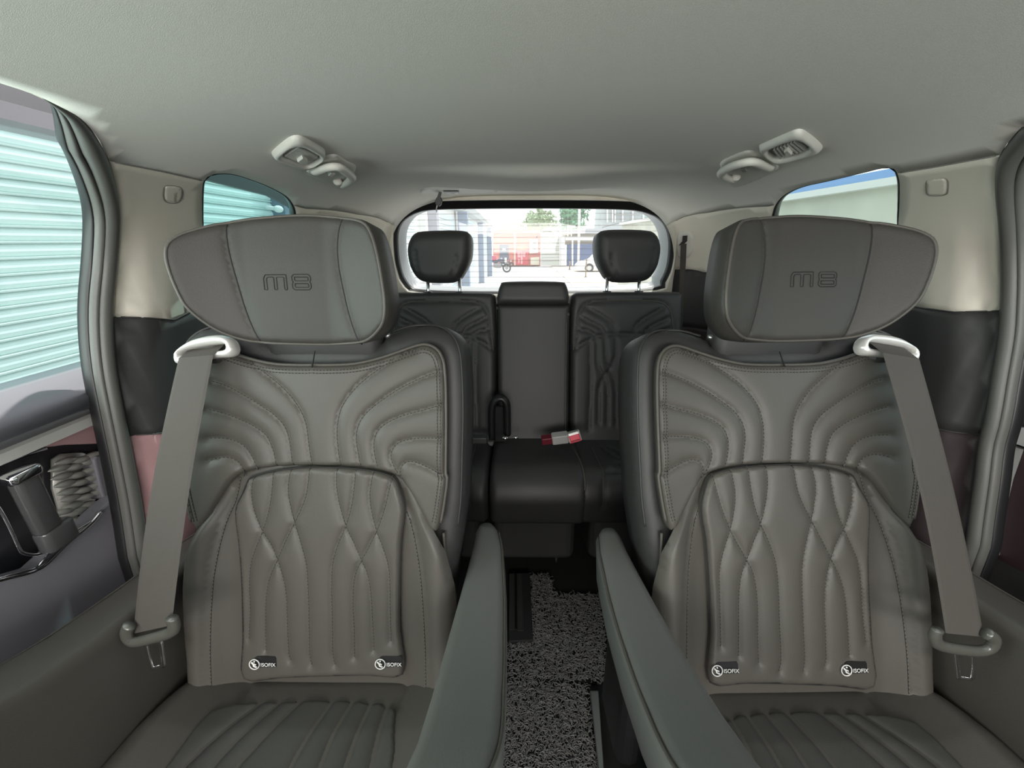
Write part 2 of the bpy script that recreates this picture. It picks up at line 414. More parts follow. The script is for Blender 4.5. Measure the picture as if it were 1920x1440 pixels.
rl = {'ceiling': 'light grey fabric headliner of the van', 'wall_left': 'pale beige upper pillar trim around the left quarter window', 'wall_right': 'pale beige upper pillar trim around the right quarter window',
      'trim_1': 'dark grey plastic trim below the beige left pillar', 'trim_2': 'dark grey plastic trim below the beige right pillar',
      'trim_3': 'mauve lower trim panel behind the left door seal', 'trim_4': 'mauve lower trim panel, shade painted into its colour, behind the right door seal'}
_sy = sorted([(s_, Y) for Y, s_ in seal_l + ext_down(seal_l, -1)])
SEALY = lambda s_: float(np.interp(s_, [a[0] for a in _sy], [a[1] for a in _sy]))
P3 = np.array([shell_pt(*p) for p in V2]); N3 = None
for nm, msk in reg.items():
    t = T[msk & ~hole & (cen[:, 0] > -1)]
    if not len(t): continue
    # a hair of outward step keeps a visible joint between the trims
    idx = np.unique(t); mp = {int(a): i for i, a in enumerate(idx)}; V = []
    for a in idx: V.append(P3[a])
    o = mesh(nm, V, [[mp[int(i)] for i in f] for f in t], rm[nm])
    md = o.modifiers.new('thick', 'SOLIDIFY'); md.thickness = .012; md.offset = 0
    tag(o, rl[nm], kind='structure')

# joints between headliner and pillar trims, and under the beige trims
def on_shell(line, off=.007): return [shell_pt(*p) + shell_n(*p) * off for p in line]
def open_at(Y, s_):
    q = [(Y, s_)]; return bool(inside(q, left_line)[0] or inside(q, right_line)[0] or inside(q, qwl)[0] or inside(q, qwr)[0])
k = 5
for f, lab in ((seamL, 'thin joint between headliner and left pillar trim'), (seamR, 'thin joint between headliner and right pillar trim'), (lowL, 'joint under the beige trim on the left wall'), (lowR, 'joint under the beige trim on the right wall'), (mauL, 'joint above the mauve trim on the left wall'), (mauR, 'joint above the mauve trim on the right wall')):
    mb = MB(); run = []
    for Y in np.arange(.4, 1.79, .01):
        if open_at(Y, f(Y)):
            if len(run) > 2: mb.tube(on_shell(run, .0058), .0014, n=6)
            run = []
        else: run.append((Y, f(Y)))
    if len(run) > 2: mb.tube(on_shell(run, .0058), .0014, n=6)
    tag(mb.build('trim_%d' % k, trim_dark if k > 6 else mat('joint_grey', (.22, .21, .19), .8), sm=True), lab, kind='structure'); k += 1

# door seals
for side, ln, nm, lab in ((-1, left_line, 'door_seal', 'grey rubber weatherstrip around the left sliding door opening'), (1, right_line, 'door_seal', 'dark rubber weatherstrip around the right sliding door opening')):
    L = [p for p in resample(ln[1:-1], .015) if p[0] > -.6]
    ys0 = seal_l[1][0] if side < 0 else -9; rim = [p for p in L if p[0] < ys0 + .05 and .85 < p[1] < SM - .85]; L = [p for p in L if p[0] > ys0 or p[1] < .85 or p[1] > SM - .85]; L = [p for p in L if p[0] > -.3 or abs(p[1] - SM / 2) > .5]
    # shift the strip forward into the opening by half its width
    C = []
    for i, p in enumerate(L):
        a = np.array(L[max(i - 1, 0)]); b = np.array(L[min(i + 1, len(L) - 1)]); t = b - a; t /= np.linalg.norm(t) + 1e-9
        nn = np.array([-t[1], t[0]]); q = np.array(p) + nn * .02
        if not (inside([q], ln)[0]): nn = -nn
        C.append((np.array(p), nn))
    t = empty(nm, shell_pt(*L[len(L) // 2]), lab, 'door seal'); o0 = np.array(t.location)
    nC = len(C); order = 1 if C[0][0][0] < C[-1][0][0] or True else -1
    top0 = C[0][0] if abs(C[0][0][1] - SM / 2) < abs(C[-1][0][1] - SM / 2) else C[-1][0]
    def strip(off, h, ra, rb, name, m):
        tp = [min(1, .08 + np.linalg.norm(p - top0) / .16) if side < 0 else 1 for p, nn in C]; ra = [ra * k_ for k_ in tp]; rb = [rb * k_ for k_ in tp]
        path = []; ups = []
        for p, nn in C:
            q = p + nn * off * (tp[len(path)]); path.append(shell_pt(*q) + shell_n(*q) * h - o0); ups.append(shell_n(*q))
        MB().tube(path, ra, n=14, r2=rb, up=np.array(ups)).build(name, m, t, sm=True)
    strip(.010, .002, .0125, .013, 'sealing_bulb', rubber)
    strip(.0225, -.006, .006, .012, 'inner_lip', rubber)
    strip(.028, -.016, .003, .010, 'mounting_flange', black)
    if side < 0 and len(rim) > 3:
        q_ = [shell_pt(*p) - shell_n(*p) * .004 for p in rim]; tag(MB().tube(q_, .0085, n=10).build('trim_20', MATS['beige_plastic'], sm=True), 'bright rounded headliner rim above the left door opening', kind='structure')
# ============================================================ windows
def glass_on_shell(poly, name, m, lab, off=-.012):
    lp = resample(poly, .012, True); c = lp.mean(0)
    V = []; Fc = []; rings = []
    for k in (1.02, .7, .4):
        rings.append([shell_pt(*(c + (p - c) * k)) + shell_n(*(c + (p - c) * k)) * off for p in lp])
    mb = MB(); mb.loft(rings, caps=False); n = len(lp); mb.V.append(tuple(shell_pt(*c) + shell_n(*c) * off)); cI = len(mb.V) - 1
    mb.F += [(2 * n + i, 2 * n + (i + 1) % n, cI) for i in range(n)]
    t = empty(name, shell_pt(*c)); tag(t, lab, kind='structure'); o0 = np.array(t.location)
    mb.V = [tuple(np.array(v) - o0) for v in mb.V]
    g = mb.build('glass', m, t, sm=True)
    fr = MB(); fr.tube([shell_pt(*(c + (p - c) * .985)) + shell_n(*(c + (p - c) * .985)) * (off + .006) - o0 for p in lp], .007, True, n=8, r2=.012, up=np.array([shell_n(*p) for p in lp]))
    fr.build('rubber_frame', black, t, sm=True)
    return t
w1 = glass_on_shell(qwl, 'window_1', quarter_glass, 'teal tinted left quarter window with dark rubber frame')
MB().prism([PX(x, y, -.84) - np.array(w1.location) for x, y in [(372, 334), (385, 312), (440, 308), (520, 342), (552, 372), (558, 402), (545, 388), (505, 367), (385, 337)]], (-.012, 0, 0)).build('rain_visor', black, w1)
glass_on_shell(qwr, 'window_2', quarter_glass_r, 'right quarter window looking onto a pale stone wall')

# rear wall with the tailgate window
RY = 1.79
rwo = smooth([(736, 455), (738, 425), (750, 400), (772, 384), (820, 377), (1000, 375), (1170, 377), (1222, 384), (1247, 400), (1262, 428), (1266, 460), (1262, 500), (1250, 528), (1225, 546), (1000, 552), (790, 549), (756, 535), (741, 500)], True, 5)
rw = [PY(px, py, RY) for px, py in rwo]; rw2 = np.array([(p[0], p[2]) for p in rw])
c0 = rw2.mean(0)
ring_s = [shell_pt(1.795, s_) for s_ in np.linspace(.5, SM - .5, 90)]
ang = lambda p: math.atan2(p[1] - c0[1], p[0] - c0[0])
outer = [(p[0], p[2]) for p in ring_s] + [(x, .5) for x in np.linspace(.58, -.58, 12)]
def radial(poly, a):
    poly = np.asarray(poly); d = np.array([math.cos(a), math.sin(a)]); best = None
    for i in range(len(poly)):
        p, q = poly[i], poly[(i + 1) % len(poly)]; e = q - p; den = d[0] * e[1] - d[1] * e[0]
        if abs(den) < 1e-12: continue
        w = p - c0; t = (w[0] * e[1] - w[1] * e[0]) / den; u_ = (w[0] * d[1] - w[1] * d[0]) / den
        if t > 0 and -1e-9 <= u_ <= 1 + 1e-9 and (best is None or t > best): best = t
    return c0 + d * best
angs = np.linspace(-math.pi, math.pi, 181)[:-1]
ro = [radial(outer, a) for a in angs]; ri = [radial(rw2, a) for a in angs]
def ringmesh(stops, ys, ysh=None):
    mb = MB(); rings = []
    for (k, y) in zip(stops, ys):
        rings.append([(*(a + (b - a) * k)[:1], y, (a + (b - a) * k)[1]) for a, b in zip(ri, ro)])
    return mb, rings
mb = MB(); mb.loft([[(q[0], y, q[1]) for q in [a + (b - a) * kk for a, b in zip(ri, ro)]] for kk, y in ((1.0, 1.795), (.6, 1.795), (.25, 1.79), (.1, 1.785), (.03, 1.79), (0, 1.80), (0, 1.84))], caps=False)
tag(mb.build('wall_rear', trim_beige, sm=True), 'pale rear wall lining around the tailgate window', kind='structure')
win = empty('window_3', (float(c0[0]), 1.85, float(c0[1]))); tag(win, 'wide tailgate window with defroster lines showing a sunlit yard', kind='structure'); wo = np.array(win.location)
def inset(k, dz=0): return [c0 + (p - c0) * np.array([1 - k * .8, 1 - k * 1.6]) for p in ri]
def top_in(P, d): return [p - np.array([0, d * max(0, min(1, (p[1] - c0[1]) / (.8 * (rw2[:, 1].max() - c0[1])))) ** 2]) for p in P]
a_, b_, c_, d_ = inset(.0), top_in(inset(.025), .022), top_in(inset(.06), .007), top_in(inset(.065), .006)
def rr(pl, y): return [np.array([p[0], y, p[1]]) - wo for p in pl]
mb = MB(); mb.loft([rr(a_, 1.80), rr(a_, 1.805), rr(b_, 1.808), rr(b_, 1.84)], caps=False); mb.build('black_seal', black, win, sm=True)
mb = MB(); mb.loft([rr(b_, 1.84), rr(top_in(inset(.03), .021), 1.845), rr(c_, 1.87), rr(d_, 1.90)], caps=False); mb.build('liner', mat('pale_grey_paint', (.5, .52, .54), .5), win, sm=True)
mb = MB(); e_ = inset(.04); n = len(e_); mb.V = [tuple(v) for v in rr(e_, 1.905)] + [tuple(np.array([c0[0], 1.905, c0[1]]) - wo)]; mb.F = [(i, (i + 1) % n, n) for i in range(n)]
mb.build('glass', rear_haze, win)
ra = np.array(inset(.06)); zt, zb = ra[:, 1].max(), ra[:, 1].min()
for i in range(13):
    z = zt - (zt - zb) * (i + 1.2) / 14; xs = [radial(ra, ang((x, z))) for x in (-5, 5)]
    best = []
    for q in range(len(ra)):
        p, r_ = ra[q], ra[(q + 1) % len(ra)]
        if (p[1] - z) * (r_[1] - z) <= 0 and p[1] != r_[1]: best.append(p[0] + (r_[0] - p[0]) * (z - p[1]) / (r_[1] - p[1]))
    if len(best) >= 2:
        MB().tube([np.array([min(best), 1.901, z]) - wo, np.array([max(best), 1.901, z]) - wo], .0007, n=5).build('defroster_line', mat('defroster', (.30, .22, .17), .6) if 'defroster' not in MATS else MATS['defroster'], win)

# ============================================================ floor
MB_L = MB(); MB_L.box((0, 1.80, .42), (1.3, .03, .90)); tag(MB_L.build('trim_21', trim_dark), 'dark lower tailgate lining behind the rear bench', kind='structure')
fl = MB(); fl.box((0, .5, -.02), (1.62, 3.0, .04)); tag(fl.build('floor', carpet), 'black carpeted van floor', kind='structure')
tag(MB().prism([(-.78, -1.3, .02), (-.78, -1.05, .02), (-.78, -1.02, .80), (-.78, -1.12, .90), (-.78, -1.35, .93)], (1.56, 0, 0)).build('wall_front', trim_dark), 'unseen dashboard wall added to block low light at the cabin front', kind='structure')  # out of view, added to cut low light from the open front
def floor_poly(pts, z=0): return [PZ(px, py, z) for px, py in pts]
def curls(name, poly, n, z, label, seed):
    rnd = random.Random(seed); P = np.array([(p[0], p[1]) for p in poly]); lo, hi = P.min(0), P.max(0)
    t = empty(name, (float(P[:, 0].mean()), float(P[:, 1].mean()), z), label, 'floor mat'); o0 = np.array(t.location)
    b = MB(); b.prism([np.array([p[0], p[1], z]) - o0 for p in poly], (0, 0, .006)); b.build('backing', black, t)
    mb = MB(); cnt = 0
    while cnt < n * .72:
        x, y = rnd.uniform(lo[0], hi[0]), rnd.uniform(lo[1], hi[1])
        if not inside([(x, y)], P)[0]: continue
        cnt += 1; a = rnd.gauss(math.pi / 2, .9); L = rnd.uniform(.008, .019); cv = rnd.uniform(-2.6, 2.6); q = np.array([x, y, z + .006 + rnd.uniform(0, .008)]) - o0; path = [q.copy()]
        for j in range(6):
            a += cv / 6; q = q + np.array([math.cos(a), math.sin(a), .25 * math.sin(j / 6 * math.pi * 2)]) * L / 6; path.append(q.copy())
        mb.tube(path, .0010, n=4, up=(0, 0, 1), caps=False)
    o = mb.build('coil_pile', curl_m, t, sm=True); o['kind'] = 'stuff'
    return t
rearmat = floor_poly(cM([(270, 770), (405, 762), (392, 395), (500, 395), (520, 480), (545, 503), (800, 503), (815, 985), (270, 975)]))
frontmat = floor_poly(cM([(240, 985), (700, 1000), (762, 1460), (800, 1620), (200, 1620)]))
curls('floor_mat', rearmat, 5200, .004, 'grey curly coil mat with a notch, between the seats towards the rear bench', 3)
curls('floor_mat', frontmat, 4200, .002, 'grey curly coil mat nearest the viewer, front edge of the aisle', 4)
mb = MB(); pl = floor_poly(cM([(278, 385), (392, 380), (410, 755), (275, 760)]), .01)
t = empty('seat_rail_cover', tuple(pl[0]), 'dark plastic slotted rail cover beside the notch of the rear coil mat', 'rail cover'); o0 = np.array(t.location)
P4 = [p - o0 for p in pl]; ip = [P4[0] + (P4[1] - P4[0]) * .05, P4[0] + (P4[1] - P4[0]) * .68, P4[3] + (P4[2] - P4[3]) * .60, P4[3] + (P4[2] - P4[3]) * .0]
mb.prism(P4, (0, 0, .014)); mb.build('cover_frame', mat('charcoal_plastic', (.03, .031, .032), .45), t, bevel=.002)
q = lambda u, v: P4[0] + (P4[1] - P4[0]) * u + ((P4[3] + (P4[2] - P4[3]) * u) - (P4[0] + (P4[1] - P4[0]) * u)) * v + np.array([0, 0, .0142])
for u0, u1, v1, m_ in ((.02, .25, .86, trim_dark), (.27, .36, .86, black), (.38, .62, .88, trim_dark)):
    MB().prism([q(u0, .02), q(u1, .02), q(u1, v1), q(u0, v1)], (0, 0, .003)).build('slot' if m_ is black else 'rib', m_, t)
pl = floor_poly(cM([(722, 1030), (770, 1030), (803, 1500), (775, 1500)]), .03)
tag(MB().prism(pl, (0, 0, .012)).build('seat_rail', steel, bevel=.002), 'thin steel seat rail strip on the floor right of the front coil mat', 'seat rail')

# ============================================================ captain seats
TH = math.radians(16); SB = np.array([-.393, .524, .42]); SN = np.array([0, -math.cos(TH), math.sin(TH)]); SV = np.array([0, math.sin(TH), math.cos(TH)])
def to_back(pts, h=0., hf=None):
    out = []
    for px, py in pts:
        hh = h
        for _ in range(6 if hf else 1):
            w = hit(px, py, SB + SN * hh, SN); u, v = w[0] - SB[0], (w - SB - SN * hh) @ SV
            if hf: hh = float(hf(np.array([u]), np.array([v]))[0])
        out.append((u, v))
    return out
HO = np.array([-.390, .606, 1.09]); HT = math.radians(8); HN = np.array([0, -math.cos(HT), math.sin(HT)]); HV = np.array([0, math.sin(HT), math.cos(HT)])
def head_h(u, v): return .052 * np.clip((np.abs(u) - .055) / .11, 0, 2) ** 1.5 + .0 * v
def to_head(pts):
    out = []
    for px, py in pts:
        hh = 0.
        for _ in range(12):
            w = hit(px, py, HO + HN * hh, HN); u, v = w[0] - HO[0], (w - HO - HN * hh) @ HV
            hh = .5 * hh + .5 * float(head_h(np.array([u]), np.array([v]))[0])
        out.append((u, v))
    return out
CS = .05 / .5
CN = np.array([0, CS, 1.0]) / math.hypot(CS, 1)
def to_cush(pts, h=0):
    out = []
    for px, py in pts:
        w = hit(px, py, SB + np.array([0, 0, h]), CN); out.append((w[0] - SB[0], SB[1] - w[1]))
    return out
bk = lambda u, v: .55 * np.clip(np.abs(u) - .14, 0, .12) ** 1.6 * (1 + 0 * v)
def bk_bol(u, v): return .012 + .030 * np.exp(-((np.abs(u) - .205) / .035) ** 2) * np.clip((.40 - v) / .12, 0, 1) + 0 * u
def side_r(P): # closed symmetric outline from its right half (top centre -> bottom centre)
    R_ = [p for p in P]; return R_ + [(-u, v) for u, v in reversed(R_) if abs(u) > 1e-6]
shell_half = [(0, .600), (.10, .598)] + to_back(cA([(1150, 712), (1250, 664), (1350, 634), (1450, 628), (1530, 642), (1598, 690), (1635, 765), (1650, 900), (1655, 1100), (1650, 1300)]) + cB([(1643, 200), (1628, 330), (1600, 520), (1572, 750), (1560, 900)]), -.01) + [(.235, .02), (.20, -.035), (0, -.04)]
panel_half_px = cA([(800, 846), (900, 848), (1050, 842), (1180, 815), (1300, 775), (1380, 748), (1435, 740), (1485, 760), (1515, 800), (1530, 860), (1537, 1000), (1538, 1200), (1536, 1400)]) + cB([(1556, 110), (1545, 200), (1528, 300), (1512, 350), (1495, 352), (1478, 335), (1440, 270), (1400, 200), (1350, 130), (1300, 96), (1200, 72), (1060, 62), (940, 60)])
insert_px = cB([(655, 116), (680, 103), (760, 80), (850, 67), (940, 61), (1060, 63), (1200, 75), (1290, 97), (1322, 118), (1345, 170), (1363, 235), (1363, 300), (1350, 400), (1343, 600), (1343, 800), (1358, 1003), (1200, 1008), (1000, 1012), (800, 1020), (634, 1024), (629, 850), (624, 600), (612, 420), (598, 310), (598, 245), (625, 185)])
wing_g = [cA(g) for g in (
    [(450, 790), (520, 830), (600, 890), (680, 955), (740, 1020), (785, 1090), (810, 1160), (822, 1250), (838, 1362)],
    [(315, 925), (400, 955), (500, 1010), (580, 1060), (650, 1110), (700, 1170), (722, 1240), (730, 1300), (738, 1365)],
    [(300, 1072), (380, 1095), (460, 1125), (540, 1165), (600, 1210), (630, 1270), (645, 1320), (652, 1370)],
    [(305, 1222), (380, 1225), (440, 1240), (490, 1270), (520, 1310), (540, 1350), (552, 1392)],
    [(310, 1340), (350, 1328), (400, 1325), (440, 1338), (470, 1365), (482, 1400), (482, 1425)],
    [(1380, 765), (1280, 805), (1180, 870), (1090, 940), (1020, 1020), (985, 1090), (970, 1180), (975, 1280), (988, 1365)],
    [(1510, 875), (1400, 915), (1290, 970), (1200, 1030), (1120, 1095), (1080, 1160), (1070, 1230), (1080, 1300), (1092, 1365)],
    [(1525, 1047), (1430, 1075), (1320, 1105), (1230, 1145), (1180, 1190), (1162, 1250), (1168, 1320), (1180, 1372)],
    [(1525, 1222), (1440, 1222), (1350, 1230), (1290, 1250), (1258, 1285), (1252, 1330), (1270, 1380), (1285, 1405)],
    [(1520, 1410), (1450, 1375), (1380, 1348), (1330, 1350), (1305, 1375), (1300, 1410), (1310, 1440)])]
ins_g = [cB(g) for g in (
    [(680, 105), (672, 170), (680, 240), (700, 300), (722, 350), (760, 410), (790, 480), (815, 560), (830, 650), (835, 780), (840, 900), (850, 935)],
    [(770, 80), (765, 160), (750, 260), (722, 350), (690, 430), (668, 500), (662, 600), (665, 700), (660, 835)],
    [(850, 65), (838, 160), (850, 240), (868, 310), (895, 400), (920, 500), (928, 600), (932, 750), (935, 900), (945, 955)],
    [(935, 62), (925, 160), (905, 230), (868, 310), (820, 410), (790, 480), (755, 560), (738, 650), (735, 780), (738, 890)],
    [(1060, 62), (1058, 140), (1070, 220), (1100, 325), (1140, 410), (1170, 480), (1200, 550), (1215, 650), (1222, 780), (1228, 890)],
    [(1145, 65), (1138, 150), (1125, 240), (1100, 325), (1065, 410), (1040, 500), (1035, 620), (1038, 760), (1040, 900), (1052, 955)],
    [(1225, 80), (1210, 170), (1215, 250), (1240, 350), (1270, 430), (1295, 520), (1300, 620), (1302, 740), (1305, 850)],
    [(1310, 100), (1295, 170), (1275, 250), (1240, 350), (1200, 430), (1170, 485), (1140, 560), (1132, 680), (1138, 800), (1140, 920)])]
side_seam_px = cB([(1335, 120), (1360, 220), (1400, 310), (1430, 420), (1455, 560), (1470, 720), (1480, 900), (1482, 1050)])
outer_seam_px = cB([(1540, 365), (1551, 600), (1549, 800), (1535, 920), (1520, 1000)])
head_px = cA([(42, 275), (48, 215), (80, 180), (150, 145), (280, 110), (380, 92), (500, 75), (700, 58), (850, 58), (1000, 70), (1095, 92), (1135, 140), (1168, 240), (1195, 380), (1213, 520), (1205, 625), (1160, 690), (1100, 730), (1000, 741), (900, 745), (700, 742), (560, 735), (460, 720), (340, 680), (240, 620), (150, 540), (95, 440), (60, 350)])
head_g = [cA([(375, 95), (378, 180), (400, 290), (440, 430), (480, 560), (520, 660), (560, 735)]), cA([(980, 72), (960, 150), (955, 250), (965, 350), (985, 450), (1010, 560), (1040, 660), (1072, 738)])]
cush_ins_px = cB([(612, 1143), (680, 1125), (900, 1117), (1100, 1117), (1240, 1128), (1312, 1152), (1326, 1190), (1322, 1300), (1312, 1440)])
cush_lines_px = [cB(g) for g in ([(715, 1122), (500, 1300), (350, 1440)], [(800, 1119), (600, 1310), (480, 1440)], [(890, 1117), (720, 1300), (590, 1440)], [(1035, 1117), (900, 1330), (840, 1440)], [(1128, 1118), (1030, 1300), (975, 1440)], [(1212, 1126), (1140, 1300), (1090, 1440)], [(1285, 1142), (1240, 1300), (1210, 1440)])]
guide_px = cA([(147, 822), (146, 785), (180, 750), (230, 724), (290, 706), (360, 700), (410, 718), (432, 752), (425, 785), (395, 797), (345, 800)])

def tongue(frame, parent_label, wpos):
    pass
ARM_L = [(926, 980, .60), (938, 993, .602), (944, 1020, .606), (947, 1060, .61), (950, 1110, .615), (951, 1200, .63), (950, 1300, .655), (946, 1380, .68), (927, 1440, .70), (890, 1500, .712)]
ARM_R = [(897, 981, .60), (891, 991, .602), (887, 1015, .606), (875, 1060, .61), (861, 1110, .615), (835, 1200, .63), (806, 1300, .655), (780, 1380, .68), (752, 1440, .70), (735, 1500, .712)]
def armrest(M_, parent, flip, label):
    """lofted padded arm: sections across, with a piping line on the aisle side"""
    rings = []; pipe = []
    for (a, b, z), (c, d, z2) in zip(ARM_L, ARM_R):
        L = PZ(a, b, z) - SB; R_ = PZ(c, d, z2) - SB; w = L - R_; W = np.linalg.norm(w); w /= W; h = (.085 if flip > 0 else .26) if len(rings) > 1 else .05 + .02 * len(rings); r = min(.016, W * .42); ring = []
        up = np.array([0, .0, 1.])
        for cx, cz, a0 in ((W - r, -r, 0), (r, -r, 1), (r * 1.2, -h + r, 2), (W - r * 1.2, -h + r, 3)):
            for k in range(6):
                t = math.pi / 2 * (a0 + k / 5); ring.append(R_ + w * (cx + r * math.cos(t)) + up * (cz + r * math.sin(t)))
        pipe.append(R_ + w * (W - .0035) + up * -.0035)
        for i_ in range(len(ring)):
            p = ring[i_]; ring[i_] = M_(np.array([p[0] * flip, p[1], p[2]]))
        rings.append(ring)
    for dy, dz in ((-.08, .01), (-.16, .012)): rings.append([p + np.array([0, dy, dz]) for p in rings[9]])
    first = [np.mean(rings[0], 0) + (p - np.mean(rings[0], 0)) * .72 + np.array([0, .006, 0]) for p in rings[0]]
    rings = [first] + rings
    mb = MB(); mb.loft(rings); o = mb.build('armrest', leather_arm if flip > 0 else leather, parent, sm=True)
    MB().tube([M_(np.array([p[0] * flip, p[1], p[2]])) for p in resample(smooth(pipe[1:], n=4), .01)], .0019, n=6).build('piping', leather, o, sm=True)
    return o

def captain_seat(m, loc, rot, rec, label):
    root = empty('captain_seat', loc, label, 'car seat', None, rot); cr_, sr_ = math.cos(rec), math.sin(rec)
    def rc(p): y, z = p[1], p[2] - .42; return np.array([p[0], y * cr_ - z * sr_, y * sr_ + z * cr_ + .42])
    off = SB - np.array([SB[0], SB[1], 0]) # local origin at floor under the hinge
    def M_(p): p = np.asarray(p, float) + off; return np.array([p[0] * m, p[1], p[2]])
    fb = lambda u, v, h: rc(M_(np.array([u, 0, 0]) + SV * v + SN * h))
    fh = lambda u, v, h: rc(M_(HO - SB + np.array([u + (.006 if m > 0 else .021), 0, 0]) + HV * v + HN * (h + (.004 if m > 0 else .028))))
    fc = lambda u, w, h: M_(np.array([u, -w, CS * w + h]))
    # backrest body and rim
    sh = smooth([(u, v) for u, v in side_r(shell_half)], True, 3)
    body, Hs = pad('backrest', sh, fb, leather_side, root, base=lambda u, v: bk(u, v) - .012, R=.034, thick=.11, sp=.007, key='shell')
    welt('piping', [[(u * k_, v) for u, v in resample([p for p in smooth(shell_half[3:14], n=4)], .006)] for k_ in (.965, -.965)], Hs, fb, body, leather_side, .002)
    # side bolsters between insert and rim
    ins = to_back(insert_px, .02)
    halfp = [(max(u, 0) if i else 0, v) for i, (u, v) in enumerate(to_back(panel_half_px, .022))]
    tip = halfp[16]
    bol = [(0, .40), (.14, .37), (.185, .30), (.215, .245), tip and (.222, .22), (.234, .15), (.228, .05), (.205, -.02), (0, -.03)]
    bolS, Hb = pad('side_bolster', smooth(side_r(bol), True, 3), fb, leather, root, base=lambda u, v: bk_bol(u, v), R=.014, thick=.03, sp=.006, key='bol',
                   grooves=[to_back(side_seam_px, .02), [(-u, v) for u, v in to_back(side_seam_px, .02)]], gd=.004, gw=.005)
    ss = to_back(side_seam_px, .02); stitches('stitching', [[(u * k_ + .006 * (1 if k_ < 0 else -1), v) for u, v in smooth(ss, n=4)] for k_ in (1, -1)], Hb, fb, bolS)
    os_ = to_back(outer_seam_px, .01); welt('piping', [[(u * k_, v) for u, v in smooth(os_, n=4)] for k_ in (1, -1)], Hs, fb, bolS, leather, .0028, .012)
    # upper wing panel
    hp = smooth(halfp, n=4); hp = [tuple(p) for p in hp]
    wp = side_r(hp)
    WG = [smooth(to_back(g, .022), n=5) for g in wing_g]
    pan, Hp = pad('upper_panel', wp, fb, leather, root, base=lambda u, v: bk(u, v) + .024, R=.008, thick=.034, sp=.0042, grooves=WG, gd=.006, gw=.0065, key='panel')
    stitches('stitching', WG, Hp, fb, pan)
    edge = resample(hp, .006); n_tip = max(range(len(edge)), key=lambda i: -edge[i][1] + edge[i][0] * 3)
    eo = edge[:n_tip]
    def inw(E_, d):
        out = []
        for i in range(len(E_)):
            a = np.array(E_[max(i - 1, 0)]); b = np.array(E_[min(i + 1, len(E_) - 1)]); t = b - a; t /= np.linalg.norm(t) + 1e-9; out.append(np.array(E_[i]) + np.array([t[1], -t[0]]) * d)
        return out
    L1 = inw(eo, .007); L2 = inw(eo, .012); o1 = inw(eo, -.003)
    stitches('edge_stitching', [[(u * k_, v) for u, v in L] for L in (L1, L2) for k_ in (1, -1)], Hp, fb, pan, step=.0055, ln=.0034)
    Hflat = lambda q: bk(np.atleast_2d(q)[:, 0], 0) + .0165
    welt('piping', [[(u * k_, v) for u, v in inw(eo, -.0015)] for k_ in (1, -1)], Hflat, fb, pan, leather, .0028)
    # head-end collar between panel and headrest, with its centre seam
    collar = [(0, .615), (.10, .61), (.16, .60), (.185, .575), (.17, .563), (.12, .548), (.06, .538), (0, .535)]
    mb = MB(); mb.tube([fb(0, .548, .024), fb(0, .56, .018), fb(0, .575, .012)], .0012, n=5); mb.build('centre_seam', seam_dark, body)
    # quilted insert
    IG = [smooth(to_back(g, .02), n=5) for g in ins_g]
    insl = smooth(ins, True, 3)
    ip, Hi = pad('quilted_insert', insl, fb, leather, root, base=lambda u, v: .030 + 0 * u, R=.009, thick=.034, sp=.0038, grooves=IG, gd=.0052, gw=.006, key='ins')
    stitches('stitching', IG, Hi, fb, ip, step=.0058, ln=.0036, w=.0009)
    MB().tube([fb(u, v, 0.0228) for u, v in resample(insl, .006, True)], .0011, True, n=6).build('seam', seam_dark, ip)
    # child-seat anchor tags
    for pxs, sgn in (((479, 1243.5), -1), ((714, 1243), 1)):
        u, v = to_back([pxs], .03)[0]
        if m < 0: u += .027  # the emblem always stands left of the word
        t = MB(); fr = lambda a, b, h: fb(u + a * m, v + b, h + .030)
        mbk = MB(); mbk.prism([fr(x_, y_, -.001) for x_, y_ in ((-.001, .010), (.003, .0125), (.034, .0125), (.036, .009), (.036, -.006), (-.001, -.007))], fr(0, 0, .0015) - fr(0, 0, -.0)); tg = mbk.build('anchor_tag', black, root)
        tg['label'] = 'black child-seat anchor tag with white print'
        mb = MB(); mb.tube([fr(.0085 * math.cos(a), .0085 * math.sin(a) * 1.0, .003) for a in np.linspace(0, 2 * math.pi, 25)[:-1]], .0009, True, n=5)
        mb.tube([fr(-.005, .004, .003), fr(-.002, .001, .003), fr(-.001, -.003, .003), fr(.004, -.005, .003)], .0015, n=5)
        mb.tube([fr(-.001, .001, .003), fr(.003, -.001, .003)], .0012, n=5); mb.sphere(fr(.0, .005, .003), .0015, 6)
        mb.build('emblem', white_ink, tg, sm=True)
        cu = bpy.data.curves.new('txt', 'FONT'); cu.body = 'ISOFIX'; cu.size = .0088; cu.extrude = .0003
        tmp = bpy.data.objects.new('txt', cu); COL.objects.link(tmp); dg = bpy.context.evaluated_depsgraph_get(); me = bpy.data.meshes.new_from_object(tmp.evaluated_get(dg)); bpy.data.objects.remove(tmp)
        sx = .0255 / max(v_.co.x for v_ in me.vertices)
        for v_ in me.vertices:
            a, b, h = v_.co.x * sx + .0105, v_.co.y - .0035, v_.co.z + .0030
            v_.co = Vector(fr(a, b, h))
        me.materials.clear(); me.materials.append(white_ink); o = bpy.data.objects.new('lettering', me); link(o, tg)
    # headrest
    hd = smooth(to_head(head_px), True, 3); HG = [smooth(to_head(g), n=5) for g in head_g]
    ho, Hh = pad('headrest', hd, fh, leather_head, root, base=lambda u, v: head_h(u, v) - .10 * np.clip(np.abs(v) - .03, 0, 1) ** 1.5, R=.011, thick=.062, sp=.0045, grooves=HG, gd=.004, gw=.006, key='head')
